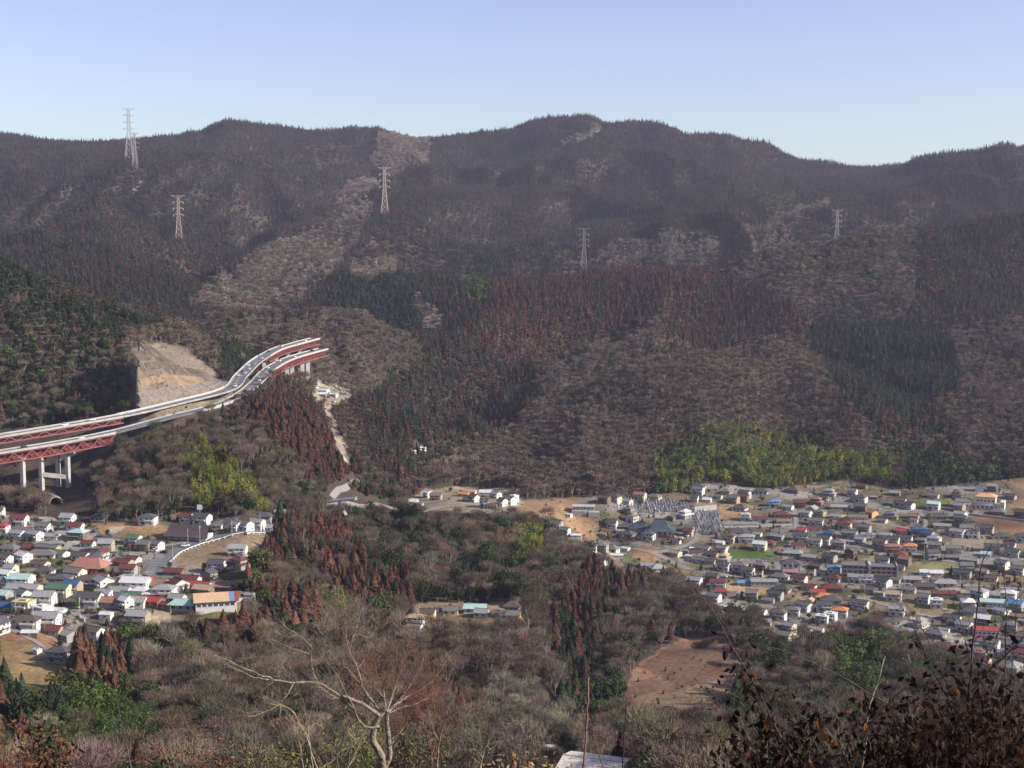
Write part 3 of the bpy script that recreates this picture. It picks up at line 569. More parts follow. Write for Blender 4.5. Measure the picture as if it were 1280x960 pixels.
# --- right town: roofs that can be made out, left to right and back to front
H_R = [
 (765,654,'gable2','dark grey','white',10,8,-20),(776,661,'shed','pale grey','white',9,6,-15),(786,656,'hip1','slate','brown',20,10,-12),
 (868,622,'gable2','dark grey','white',8,7,-20),(884,622,'gable1','white','white',9,7),(898,618,'gable1','grey','white',8,6),
 (968,628,'hip2','sky blue','white',11,8,-10),(958,632,'shed','blue','white',9,6,-10),(985,631,'gable1','pale grey','white',10,7),(999,629,'gable2','maroon','brown',12,8,-8),
 (932,645,'flat2','white','white',9,8,-15),(950,647,'gable1','maroon','white',14,8,-8),(977,641,'hip1','maroon','tan',16,9,-8),(980,649,'gable1','terracotta','cream',15,7,-8),
 (1008,641,'gable2','pale grey','white',10,8),(1025,640,'hip2','grey','tan',10,9),(1050,631,'gable1','pale grey','grey',20,7,-6),(1075,633,'gable2','brown','brown',12,11,-20),(1020,651,'gable2','grey','white',14,8,-20),
 (1045,643,'gable1','pale grey','white',11,7),(1056,644,'gable1','yellow','yellow',12,7,-8),(1072,646,'long','grey','cream',18,7,-5),(1090,641,'gable2','orange','pale orange',9,9,-60),(1103,648,'gable1','grey','cream',9,7),
 (1060,651,'hip1','maroon','brown',12,9),(1018,659,'gable1','maroon','white',15,8,-10),(1002,660,'gable1','red','white',9,8),(1036,664,'gable1','blue','grey',10,7),(922,663,'hip1','slate','white',16,8,-6),
 (933,672,'hip2','pale grey','white',14,9,-10),(947,665,'gable1','pale grey','white',8,6),(898,676,'gable1','white','white',11,6),(905,681,'shed','pale grey','grey',8,6),(960,676,'hip1','maroon','brown',13,10),(972,668,'gable1','pale grey','grey',12,7),
 (1000,670,'gable2','dark grey','white',14,8,-14),(998,679,'gable1','maroon','white',14,8,-14),(1030,674,'gable2','dark grey','white',12,8),(1062,667,'gable2','grey','grey',13,9),(1085,670,'flat2','pale grey','white',14,9,-12),(1080,660,'gable2','grey','grey',12,8),
 (1128,661,'gable1','red','pink',10,8),(1148,662,'hip2','blue','grey',15,10,-14),(1160,668,'gable2','blue','grey',10,8),(1117,675,'gable2','dark grey','cream',10,8),(1133,673,'gable2','dark grey','white',10,8),(1115,684,'hip2','terracotta','tan',14,9,-8),(1137,684,'hip2','orange','white',12,9,-12),
 (1137,631,'gable2','slate','white',9,8,-50),(1172,643,'hip1','dark grey','grey',20,10,-4),(1203,628,'gable2','grey','white',14,9,-8),(1200,643,'gable2','pale grey','white',11,9),(1178,655,'gable1','pale grey','cream',16,7,-20),(1197,665,'gable2','pale grey','white',13,9,-40),(1208,661,'gable2','grey','white',12,8,-6),
 (1250,668,'hip1','dark grey','white',15,9,-4),(1240,684,'gable2','dark grey','grey',14,9,-14),(1262,678,'gable1','maroon','white',10,8),(1265,690,'gable2','dark grey','white',13,8),(1165,692,'gable2','slate','grey',11,9,10),(1192,686,'gable2','grey','grey',14,8,-8),(1190,694,'gable1','grey','brown',12,7,-8),
 (1213,698,'gable1','pale grey','grey',13,7),(1232,690,'gable1','pale teal','white',9,8),(1155,713,'gable1','white','white',8,6,-6),(1170,714,'gable1','white','cream',11,7,-6),(1208,708,'gable2','grey','grey',12,8,-6),(1228,712,'gable1','pink','grey',10,7),
 (1203,717,'gable2','dark grey','grey',14,8),(1252,705,'gable2','grey','white',12,9,-50),(1272,712,'gable2','grey','white',12,8),(1180,727,'hip1','pale grey','grey',18,9,-6),(1140,722,'gable1','pale grey','grey',14,8,-8),(1155,731,'gable1','dark grey','brown',16,7,-8),
 (1117,722,'gable1','grey','grey',12,8),(1068,722,'gable2','pale grey','white',11,8,-20),(1083,723,'flat2','pale grey','white',11,8,-10),(1105,727,'gable2','dark grey','white',11,9,-50),(1043,711,'hip2','sky blue','white',11,8,-30),(1042,721,'hip1','maroon','white',12,8),(1040,733,'hip1','maroon','brown',16,10,-10),
 (1012,694,'gable1','pale grey','tan',12,8),(1020,705,'gable1','brown','brown',10,7),(1013,714,'flat2','cream','cream',8,7,-20),(990,689,'hip1','pale grey','grey',18,8,-14),(1037,697,'gable2','dark grey','grey',12,8),(950,716,'flat2','cream','cream',5,5,-20),(1000,724,'gable2','maroon','white',11,8),
 (1012,731,'gable1','maroon','white',11,8),(1022,738,'gable1','red','cream',12,7,-8),(1028,744,'hip1','orange','cream',11,8,-8),(955,727,'long','pale grey','grey',22,7,-4),(930,726,'gable1','sky blue','grey',12,6,-4),(978,734,'hip1','dark grey','grey',13,9),(970,744,'gable2','dark grey','grey',11,8),
 (1005,757,'gable2','grey','white',14,9,-50),(990,764,'hip2','grey','white',12,8),(1038,748,'hip1','slate','grey',16,11,-10),(1030,758,'gable2','dark grey','white',12,8,-8),(1028,773,'flat2','white','white',10,8,-30),(1038,771,'flat2','white','white',9,8,-30),(1050,765,'hip2','orange','white',11,9,-20),(1075,755,'gable2','slate','white',13,9,-30),
 (960,748,'gable1','grey','grey',10,7),(950,762,'gable1','grey','white',10,7),(955,775,'gable1','pale grey','grey',10,6),(1020,785,'gable1','pale grey','white',12,7),(897,729,'gable2','maroon','white',13,8,-12),(901,737,'gable1','red','white',9,6,-12),(882,741,'gable1','pale grey','white',9,7),(892,747,'gable2','grey','white',11,8),
 (868,688,'gable1','maroon','white',12,7,-8),(862,693,'shed','white','white',7,5),(873,697,'gable1','grey','white',11,7),(885,699,'gable1','dark grey','grey',12,7),(890,690,'gable1','brown','tan',12,7),(905,707,'gable2','dark grey','white',11,8),(925,708,'hip2','grey','white',12,8),(935,714,'gable2','brown','white',10,8),
 (809,705,'gable1','pale grey','white',11,7,-10),(822,708,'hip1','pale grey','grey',14,9,20),(770,692,'shed','white','cream',12,6,-5),(782,683,'shed','white','white',7,5),(755,700,'shed','blue','white',5,4),
 (1180,742,'long','maroon','brown',20,8,-5),(1205,745,'gable1','brown','grey',10,7),(1240,752,'long','pale teal','white',20,11,-12),(1252,761,'gable1','pale grey','white',12,9,-55),(1218,764,'long','slate','grey',18,9,-10),(1270,757,'gable2','sky blue','grey',10,8),(1272,768,'gable1','terracotta','brown',12,8),
 (1190,770,'gable1','slate','white',13,8),(1192,780,'gable1','maroon','white',10,8),(1205,783,'gable2','pale grey','white',11,8,-40),(1180,785,'shed','pale grey','white',8,5),(1232,788,'long','red','white',19,10,-10),(1230,797,'gable1','red','white',13,7,-10),(1237,805,'gable2','grey','white',13,8),
 (1098,780,'gable1','dark grey','brown',14,9,10),(1092,786,'gable1','white','white',12,8,0),(1258,803,'gable1','grey','grey',10,7),(1250,815,'gable1','pale grey','white',9,6),(1215,810,'gable1','grey','white',12,7),
]
for (px, py, k, r, w_, w, d, *rz) in H_R: house(px, py, k, r, w_, w, d, rz[0] if rz else None)
# --- left village
H_L = [
 (4,660,'hip2','red','white',9,8,-10),(32,661,'gable1','grey','white',15,8,-12),(22,668,'gable2','pale grey','white',12,8),(55,660,'gable2','grey','white',11,8),(44,670,'gable2','pale grey','white',11,8,-30),(65,668,'gable1','pale grey','white',12,8),
 (98,668,'hip2','pale teal','brown',13,10,-14),(137,672,'hip1','slate','brown',12,9),(167,675,'gable2','green','white',11,8),(186,677,'gable1','green','grey',13,8),(196,682,'gable2','grey','white',10,8,-30),(180,683,'gable2','grey','brown',10,8),
 (12,684,'hip1','grey','white',15,9),(38,683,'hip1','maroon','brown',12,8),(27,690,'gable1','red','white',10,7),(60,685,'long','grey','tan',20,7,-20),(30,697,'gable2','white','white',10,8,-40),(52,692,'hip1','grey','cream',20,9,0),(72,690,'gable1','green','white',16,8,-24),
 (5,700,'gable2','brown','white',11,8),(14,713,'gable2','pale grey','cream',8,8),(57,712,'hip1','slate','white',12,8,-8),(50,703,'gable1','brown','cream',12,8),(5,720,'gable2','white','white',12,8),(27,727,'gable2','pale teal','white',13,10,-8),(8,727,'gable1','pale grey','white',9,8),
 (140,700,'shed','white','white',8,6),(155,701,'gable1','maroon','tan',12,8,-20),(166,698,'gable1','maroon','white',10,8,-20),
 (30,738,'long','pale grey','cream',19,9,-8),(3,742,'gable1','pale teal','grey',9,8),(75,740,'gable2','green','cream',12,9,-10),(91,736,'gable2','blue','tan',9,8,-10),(30,748,'gable2','grey','white',7,7,-40),(112,729,'hip2','brown','white',14,9,-10),(130,731,'gable2','pale grey','white',10,9,-50),
 (12,757,'gable1','blue','grey',10,7),(30,760,'flat2','yellow','cream',10,8,-14),(112,752,'gable2','dark grey','white',13,9,-6),(130,741,'gable1','pale grey','white',9,7),(137,752,'gable1','terracotta','tan',14,8,-6),(158,756,'gable2','white','white',6,6,-40),
 (170,733,'gable2','white','white',15,9,-8),(162,728,'flat2','pale grey','grey',11,8,-8),(150,738,'gable1','pale grey','white',12,8),(176,741,'hip1','white','white',12,8),(165,744,'gable1','green','white',12,8),(184,724,'gable1','red','white',9,9,-50),(200,731,'hip1','terracotta','cream',15,8,-8),
 (205,741,'hip2','pale grey','white',12,9,-6),(224,735,'gable2','maroon','white',8,8,-50),(188,750,'gable1','red','brown',15,8,-22),(172,752,'gable1','pale grey','white',9,7),(222,747,'gable1','pale grey','white',8,6),(228,756,'hip1','pale teal','grey',14,6,-6),(207,755,'shed','maroon','brown',10,6,-20),
 (218,713,'gable1','maroon','brown',13,9,-10),(212,721,'shed','grey','brown',9,6),(236,724,'gable1','maroon','white',13,8,-14),(250,731,'gable1','red','cream',13,8,-20),(255,736,'gable1','tan','brown',11,7,-20),(285,733,'gable1','terracotta','brown',14,8,-14),(272,730,'shed','pale grey','brown',8,6),(312,743,'shed','pale grey','white',5,4),
 (53,766,'flat2','white','white',9,8,-30),(70,764,'gable1','white','white',10,7,-10),(33,780,'hip2','brown','white',15,8,-6),(58,778,'gable2','pale grey','white',13,8,-6),(38,790,'shed','white','brown',9,5,0),(68,787,'gable1','maroon','tan',8,7),(86,792,'gable1','pale grey','grey',9,8,-40),(47,812,'shed','white','white',4,3,-40),
 (133,768,'shed','white','white',6,4,-10),(273,655,'gable1','grey','white',8,8,-10),(288,652,'gable1','brown','white',9,8,-20),(296,658,'gable2','pale grey','white',8,8,-40),(308,657,'gable2','grey','white',10,8,-40),(322,655,'gable2','pale grey','white',10,8,-20),(335,658,'gable1','pale grey','white',9,7,-10),(330,644,'hip1','slate','grey',12,9,0),
 (320,649,'gable1','pale grey','white',9,7),(350,638,'gable1','pale grey','white',9,7),(123,645,'hip1','slate','grey',12,8,0),
]
for (px, py, k, r, w_, w, d, *rz) in H_L: house(px, py, k, r, w_, w, d, rz[0] if rz else None)
H_M = [
 (517,625,'gable1','white','white',8,7,-10),(535,617,'gable2','white','white',7,7,-45),(545,620,'gable2','grey','tan',11,8,-10),(525,628,'shed','pale grey','white',6,5),(580,615,'gable1','orange','pale orange',11,7,-20),(590,612,'gable1','tan','cream',8,7),
 (592,622,'gable2','dark grey','white',9,8,-40),(608,616,'gable2','white','white',14,9,-10),(605,628,'gable2','dark grey','white',8,7),(620,618,'gable2','pale grey','white',10,8,-45),(628,627,'gable2','dark grey','white',8,8,-45),(638,625,'gable2','grey','white',9,8,-45),(642,622,'flat2','white','white',8,8,-40),(585,622,'gable1','dark grey','brown',9,7),(615,630,'gable1','slate','white',9,7),
 (690,653,'gable1','slate','white',12,8,-6),(706,660,'gable1','grey','white',9,7),(720,667,'shed','white','white',10,6,-6),(696,655,'gable2','dark grey','grey',9,8),
 (520,775,'hip2','tan','white',11,8,-14),(518,782,'shed','grey','white',9,5,-14),(535,764,'gable1','brown','cream',9,7,-10),(550,764,'gable1','slate','grey',8,6),(564,762,'gable1','grey','yellow',9,7,-8),(594,759,'gable1','pale teal','white',13,8,-4),(602,765,'gable1','pale grey','cream',8,6),(638,767,'gable1','grey','pale orange',12,8,-6),(640,757,'hip1','brown','grey',10,8),(627,765,'shed','slate','grey',7,6),
 (686,752,'shed','white','white',4,4,-30),(712,641,'shed','white','white',4,4),
 (404,485,'gable1','white','white',14,9,-20),(402,490,'gable1','white','brown',9,7,0),(417,490,'shed','white','white',10,5),
]
for (px, py, k, r, w_, w, d, *rz) in H_M: house(px, py, k, r, w_, w, d, rz[0] if rz else None, dmin=600)
for a, b_ in ((529,561),(523,560),(516,565)): house(a, b_, 'shed', 'white', 'white', 6, 5, -20, up=1)
# reserved ground for the special buildings
SPECIAL = [(825,660,17),(1070,715,13),(1100,716,13),(988,706,12),(1232,624,20),(730,636,15),(112,706,14),(228,664,13),(248,664,13),(258,750,11),(278,746,11),(880,632,13)]
for a, b_, r in SPECIAL:
    g = hit(a, b_ + 5, 500); OCC.append((g.x, g.y, r)); NO_AUTO.append((a, b_))
GRV = [[(765,636),(766,626),(786,624),(832,624),(868,632),(874,638),(860,641),(815,641),(796,637)], [(864,640),(896,638),(903,662),(900,670),(872,668),(868,655)]]
def auto_fill(poly, n, pals, rzb, gap, single=0):
    xs = [p[0] for p in poly]; ys = [p[1] for p in poly]; made = 0
    for _ in range(n * 40):
        if made >= n: break
        px, py = U(min(xs), max(xs)), U(min(ys), max(ys))
        if not inpoly([px], [py], poly)[0] or not (-6 < px < 1290) or py > 835: continue
        if any(inpoly([px], [py + 2], pl)[0] for pl, c in PAINT[2:]) or any(inpoly([px], [py], q)[0] for q in GRV): continue
        g = hit(px, py + 5, 500)
        if g is None: continue
        k, w, d = [('gable2', 11, 8), ('hip2', 11, 9), ('gable1', 10, 7), ('skirt2', 13, 9), ('hip1', 13, 9), ('gable2', 9, 8), ('flat2', 9, 8), ('shed', 7, 5)][int(RNG.choice(8, p=[.24,.14,.16,.12,.1,.14,.04,.06]))]
        if any((g.x - o[0]) ** 2 + (g.y - o[1]) ** 2 < (o[2] + max(w, d) * .5 + gap) ** 2 for o in OCC): continue
        r = pals[int(RNG.integers(len(pals)))]; wl_ = ['white', 'white', 'white', 'cream', 'grey', 'tan', 'grey', 'brown'][int(RNG.integers(8))]; rz_ = rzb + RNG.normal(0, 7) + (90 if RNG.random() < .15 else 0)
        if made < single: house(px, py, k, r, wl_, w, d, rz_)
        else:
            parts, wm, rm, wins, upw = style((k, w, d)); OCC.append((g.x, g.y, max(w, d) * .5)); mt = Matrix.Translation(g) @ Matrix.Rotation(math.radians(rz_), 4, 'Z') @ Matrix.Scale(.88, 4)
            FAR.append((wm, WC[wl_], mt, 0)); FAR.append((rm, RC[r], mt, 1))
            for n_, me, t_ in parts: FAR.append((me, RC[r] if t_ == 1 else WC[wl_], mt, t_ == 1))
            for ax, u_, z_, ww, hh in wins: FAR.append((window_mesh(ww, hh, ax), None, mt @ Matrix.Translation((u_, -d / 2 - .003, z_) if ax == 'y' else (w / 2 + .003, u_, z_)), 2))
        made += 1
FAR = []
PAL_R = ['dark grey', 'slate', 'grey', 'grey', 'pale grey', 'pale grey', 'pale grey', 'brown', 'maroon', 'dark grey', 'tan', 'brown', 'white', 'terracotta', 'grey']

# ------------------------------------------------------------------ roads on the ground
def strip(name, pts, width, m, lift=.22, sub=4.0, **kw):
    P3 = []
    for a in pts:
        g = hit(a[0], a[1], a[2] if len(a) > 2 else 500)
        if g: P3.append(g)
    L = dens(P3, sub); v = []; f = []
    for i, p in enumerate(L):
        t = (L[min(i + 1, len(L) - 1)] - L[max(i - 1, 0)]); t.z = 0; t.normalize(); n = Vector((-t.y, t.x, 0))
        for s in (-1, -.33, .33, 1):
            q = p + n * s * width / 2; v.append((q.x, q.y, float(ground(q.x, q.y)) + lift))
        OCC.append((p.x, p.y, width / 2 - .6))
    for i in range(len(L) - 1):
        for k in range(3): a = i * 4 + k; f.append((a, a + 1, a + 5, a + 4))
    o = link(name, np_mesh(name, v, f, m), **kw); return o, L
KW = dict(kind='structure')
_, LCURVE = strip('road', [(150,748),(172,730),(188,716),(203,702),(216,691),(240,681),(270,673),(310,664),(345,659)], 9, M['asph'], **KW)
strip('road', [(160,738),(180,724),(192,708),(200,696),(196,686)], 5, M['lane'], **KW)
strip('lane', [(-10,777),(30,795),(50,806),(62,816)], 3.5, M['lane'], **KW)
strip('lane', [(78,760),(95,768),(106,775)], 3.5, M['lane'], **KW)
strip('lane', [(200,684),(225,679),(250,674)], 4, M['lane'], **KW)
strip('road', [(812,690),(835,700),(855,710),(900,718),(950,722)], 5, M['lane'], **KW)
strip('road', [(868,634),(874,650),(873,664),(868,676),(845,686),(815,690),(790,686)], 4.5, M['lane'], **KW)
strip('lane', [(903,655),(940,655),(992,657)], 4, M['lane'], **KW)
strip('road', [(993,636),(995,660),(985,690),(972,712),(950,724)], 4, M['lane'], **KW)
strip('road', [(1050,690),(1110,688),(1150,694),(1190,702),(1270,706)], 4.5, M['lane'], **KW)
strip('lane', [(1110,735),(1160,736),(1210,732),(1290,738)], 4, M['lane'], **KW)
strip('lane', [(985,640),(1030,655),(1100,655),(1190,672)], 3.5, M['lane'], **KW)
strip('lane', [(1060,745),(1120,760),(1160,770),(1200,772)], 3.5, M['lane'], **KW)
strip('lane', [(1150,640),(1155,660),(1105,690),(1060,735)], 3.2, M['lane'], **KW)
strip('road', [(405,631),(440,630),(480,632),(520,634)], 5, M['lane'], **KW)
strip('lane', [(415,622),(425,612),(440,604),(448,600)], 4, M['lane'], **KW)
strip('lane', [(530,640),(560,633),(600,634),(640,640)], 4, M['lane'], **KW)
GR = [p + Vector((0, 0, .2)) for p in LCURVE[int(len(LCURVE) * .42):]]
t = link('guardrail', None) if False else thing('guardrail', 'white guardrail with posts along the outer side of the curved village road', 'guardrail', GR[0])
bm = bmesh.new(); pv = None
for i, p in enumerate(GR):
    d = (GR[min(i + 1, len(GR) - 1)] - GR[max(i - 1, 0)]); d.z = 0; d.normalize(); n = Vector((d.y, -d.x, 0)) * 5.2; q = p + n - GR[0]; q.z = float(ground(p.x + n.x, p.y + n.y)) + .2 - GR[0].z
    if pv is not None: bar(bm, pv + Vector((0, 0, .75)), q + Vector((0, 0, .75)), .05, .16)
    if i % 1 == 0: b2 = bmesh.new(); box(b2, q.x - .3, q.x + .3, q.y - .3, q.y + .3, q.z - .3, q.z + 1.0); link('post', mesh('post', b2, M['white']), t)
    pv = q
link('rail', mesh('rail', bm, M['white']), t)
# low walls and terraces
def wall_line(px1, py1, px2, py2, h, th, m, label, cat='wall', name='wall', dmin=500, z=None):
    a = hit(px1, py1, dmin); b_ = hit(px2, py2, dmin); bm = bmesh.new(); n = max(2, int((b_ - a).length / 8)); d = (b_ - a).normalized(); s = Vector((d.y, -d.x, 0)) * th / 2
    for i in range(n):
        p, q = a.lerp(b_, i / n), a.lerp(b_, (i + 1) / n); p.z = float(ground(p.x, p.y)) ; q.z = float(ground(q.x, q.y)); zt = max(p.z, q.z) + h
        vs = [bm.verts.new(x) for x in ((p - s), (q - s), (q + s), (p + s))]; 
        for v_ in vs: v_.co.z -= 1
        tp = [bm.verts.new((v_.co.x, v_.co.y, zt)) for v_ in vs]
        bm.faces.new(tp)
        for k in range(4): bm.faces.new((vs[k], vs[(k + 1) % 4], tp[(k + 1) % 4], tp[k]))
    bmesh.ops.recalc_face_normals(bm, faces=bm.faces)
    return tag(link(name, mesh(name, bm, m)), label, cat)
wall_line(868,640,896,637,4.2,.6,M['conc'],'cream retaining wall between the two graveyards under the white house')
wall_line(905,660,990,657,1.4,.5,M['conc'],'long pale terrace wall below the brown field, left of the right town')
wall_line(905,655,990,652,1.2,.5,M['concd'],'dark terrace wall above the long pale terrace wall')
wall_line(872,671,900,671,1.0,.4,M['conc'],'low pale wall along the foot of the lower graveyard')
wall_line(0,777,22,773,1.6,.5,M['conc'],'white field wall at the left frame edge of the village')
wall_line(255,765,318,752,1.5,.5,M['conc'],'pale boundary wall in front of the tan-roofed depot')
wall_line(97,771,106,778,1.0,.5,M['conc'],'tan kerb wall right of the flat white house garden')
wall_line(1210,644,1285,653,1.6,.6,M['concd'],'dark retaining wall below the cream villa')
# gravestones
bmg = bmesh.new(); box(bmg, -.75, .75, -.75, .75, -.5, .45); box(bmg, -.5, .5, -.5, .5, .45, .85); box(bmg, -.3, .3, -.3, .3, .85, 2.2); GM = mesh('gravestone', bmg, M['stone'])
for gi_, poly in enumerate(GRV):
    a0 = hit(poly[0][0], poly[0][1]); xs = [hit(p[0], p[1], 500) for p in poly]
    W = [(v.x, v.y) for v in xs]; x0, x1, y0, y1 = min(p[0] for p in W), max(p[0] for p in W), min(p[1] for p in W), max(p[1] for p in W)
    cells = [(x, y) for y in np.arange(y0, y1, 4.2) for x in np.arange(x0, x1, 2.6)]
    cells = [c for c in cells if inpoly([c[0]], [c[1]], W)[0]]; keep = min(len(cells), 185 if gi_ == 0 else 115); RNG.shuffle(cells)
    for x, y in cells[:keep]:
        x += U(-.5, .5); y += U(-.4, .4); z = float(ground(x, y)); g_ = ['upper graveyard beside the woods', 'lower graveyard right of the sloping path'][gi_]
        t_ = U(.12, .5); o = link('gravestone', GM, tint=(t_, t_, t_ * 1.02)); o.location = (x, y, z); o.rotation_euler = (0, 0, -.3 + U(-.15, .15)); s = U(.8, 1.35); o.scale = (s * 1.15, s, s * .95)
        sh = 'pale' if t_ > .37 else ('grey' if t_ > .24 else 'dark'); lab = f'small {sh} gravestone standing in the {g_}'
        tag(o, lab, 'gravestone', lab)
# --- temple
g = hit(825, 668, 500); t = thing('temple_hall', 'big temple hall with steep dark slate hipped roof beside the graveyards', 'temple', g, math.radians(-8))
bm = bmesh.new(); box(bm, -9, 9, -7.5, 7.5, -3, 4.2); link('wall', mesh('wall', bm, M['wall']), t, tint=WC['brown'])
bm = bmesh.new(); hip_roof(bm, 20, 17, 4.2, 1.8, 2.2, top=(7.6, 6.2)); 
v = [bm.verts.new(p) for p in ((-7.6,-6.2,6.0),(7.6,-6.2,6.0),(7.6,6.2,6.0),(-7.6,6.2,6.0),(-4.2,0,12.2),(4.2,0,12.2))]
for q in ((0,1,5,4),(1,2,5),(2,3,4,5),(3,0,4)): bm.faces.new([v[i] for i in q])
box(bm, -4.8, 4.8, -.35, .35, 12.0, 12.8)
link('roof', mesh('roof', bm, M['roof']), t, tint=(.06,.075,.095))
bm = bmesh.new(); box(bm, -9.4, 9.4, -9.6, -7.51, -.2, .8); link('veranda', mesh('veranda', bm, M['wood']), t)
for i in range(6):
    bm = bmesh.new(); x = -8 + 3.2 * i; box(bm, x - .2, x + .2, -9.2, -8.8, .8, 4.0); link('column', mesh('column', bm, M['wood']), t)
for i in range(4): bm = bmesh.new(); x = -6 + 4 * i; box(bm, x - 1.2, x + 1.2, -7.62, -7.502, .9, 3.4, 0, False); link('door_panel', mesh('door_panel', bm, M['white']), t)
g = hit(800, 664, 500); t = thing('temple_wing', 'long dark blue roofed wing joining the temple hall on its left, red strip under eave', 'temple building', g, math.radians(-10))
bm = bmesh.new(); box(bm, -8, 8, -4.5, 4.5, -3, 3); link('wall', mesh('wall', bm, M['wall']), t, tint=WC['cream'])
bm = bmesh.new(); hip_roof(bm, 16, 9, 3, 2.8, 1.2); link('roof', mesh('roof', bm, M['roof']), t, tint=(.05,.07,.12))
bm = bmesh.new(); box(bm, 1, 7, -6.6, -4.6, 2.5, 2.75, 0, False); link('awning', mesh('awning', bm, M['thing']), t, tint=(.6,.12,.06))
# --- apartment block
g = hit(1086, 722, 500); t = thing('apartment_block', 'long beige three-storey apartment block with brown balcony bands and right end toned sunlit-pale', 'apartment block', g, math.radians(-9))
bm = bmesh.new(); box(bm, -19, -.9, -4.5, 4.5, -2, 9.6); box(bm, .9, 18.6, -4.9, 4.2, -2, 9.4); link('wall', mesh('wall', bm, M['wall']), t, tint=(.36,.31,.27))
bm = bmesh.new(); box(bm, -19.4, -1, -6.1, 4.9, 9.605, 10.0, 0, False); box(bm, 1, 19, -6.5, 4.6, 9.405, 9.8, 0, False); link('roof', mesh('roof', bm, M['roof']), t, tint=(.16,.15,.15))
bm = bmesh.new(); box(bm, -.88, .88, -6, 4, -2, 11); link('stair_tower', mesh('stair_tower', bm, M['wall']), t, tint=(.45,.42,.38))
bm = bmesh.new(); box(bm, 18.62, 19.3, -6.4, 4.5, -2, 10.6, 0); link('end_wall', mesh('end_wall', bm, M['conc']), t)  # end wall coloured paler than the rest to stand for its sunlit side
for f_ in range(3):
    for x0, x1, y in ((-19, -1, -4.5), (1, 18.6, -4.9)):
        bm = bmesh.new(); z = .3 + 3.1 * f_; box(bm, x0, x1, y - 1.3, y - 1.1, z, z + 1.15, 0, False); box(bm, x0, x1, y - 1.1, y - .005, z - .1, z + .05, 0, False); link('balcony', mesh('balcony', bm, M['wall']), t, tint=(.27,.19,.17))
        for k in range(5): o = link('window', window_mesh(2.2, 1.9, 'y'), t); o.location = (x0 + (x1 - x0) * (k + .5) / 5, y - .004, z + .4)
# --- hall with round windows
g = hit(988, 717, 500); t = thing('town_hall', 'white hall with three dark round windows and a pink lower roof', 'hall', g, math.radians(-12))
bm = bmesh.new(); box(bm, -7, 7, -5, 5, -3, 8.2); link('wall', mesh('wall', bm, M['wall']), t, tint=WC['white'])
bm = bmesh.new(); hip_roof(bm, 14, 10, 8.2, 2.6, .9); link('roof', mesh('roof', bm, M['roof']), t, tint=RC['slate'])
bm = bmesh.new(); vs = [bm.verts.new(p) for p in ((-5.5,-9.5,3.2),(5.5,-9.5,3.2),(5.5,-5.02,5),(-5.5,-5.02,5),(-5.5,-9.5,3.0),(5.5,-9.5,3.0),(5.5,-5.02,4.8),(-5.5,-5.02,4.8))]
for q in ((0,1,2,3),(4,7,6,5),(0,4,5,1),(1,5,6,2),(0,3,7,4)): bm.faces.new([vs[i] for i in q])
link('lower_roof', mesh('lower_roof', bm, M['roof']), t, tint=RC['pink'])
bm = bmesh.new(); box(bm, -5, 5, -9, -5.02, -3, 2.95); link('front_bay', mesh('front_bay', bm, M['wall']), t, tint=WC['brown'])
for x in (-4, 0, 4):
    bm = bmesh.new(); bar(bm, (x, -5.12, 6.7), (x, -5.003, 6.7), .95, n=16); link('round_window', mesh('round_window', bm, M['glass']), t)
# --- cream villa on the terrace
g = hit(1232, 634, 500); t = thing('villa', 'large cream villa with orange-tan roof and white terraces above the brown field', 'villa', g, math.radians(-24))
bm = bmesh.new(); box(bm, -8, 8, -4, 6, 3, 9.6); box(bm, -11, 12, -7, 6, -3, 3); link('wall', mesh('wall', bm, M['wall']), t, tint=(.70,.56,.42))
bm = bmesh.new(); hip_roof(bm, 16, 10, 9.6, 2.6, .9); bmesh.ops.translate(bm, verts=bm.verts, vec=(0, 1, 0)); link('roof', mesh('roof', bm, M['roof']), t, tint=(.66,.36,.18))
bm = bmesh.new(); box(bm, -11.3, 12.3, -7.3, -4.02, 3.01, 3.3, 0, False); box(bm, 8.02, 12.3, -4.02, 6.2, 3.01, 3.3, 0, False); link('terrace', mesh('terrace', bm, M['conc']), t)
bm = bmesh.new(); box(bm, 12.02, 15.5, -7, 5, -3, 6.4); link('stair_wing', mesh('stair_wing', bm, M['wall']), t, tint=WC['white'])
for i in range(5): o = link('window', window_mesh(1.7, 1.5, 'y'), t); o.location = (-6 + 3 * i, -4.004, 5.4)
for i in range(6): o = link('window', window_mesh(1.9, 1.8, 'y'), t); o.location = (-9 + 3.6 * i, -7.004, .4)
# --- grey terraced block by the brown slope
g = hit(731, 641, 500); t = thing('nursery_building', 'grey two-tier concrete building beside the brown slope left of the graveyard', 'building', g, math.radians(-4))
bm = bmesh.new(); box(bm, -10, 8, -3, 6, -2, 5.4); box(bm, -10.5, 2, -8, -3.01, -2, 2.8); box(bm, 3, 12, -9, -3.01, -2, 2.2); link('wall', mesh('wall', bm, M['concd']), t)
bm = bmesh.new(); box(bm, -10.4, 8.4, -3.4, 6.4, 5.405, 5.8, 0, False); link('roof', mesh('roof', bm, M['conc']), t)
for i in range(6): o = link('window', window_mesh(1.9, 1.5, 'y'), t); o.location = (-8.5 + 2.9 * i, -3.004, 3.1)
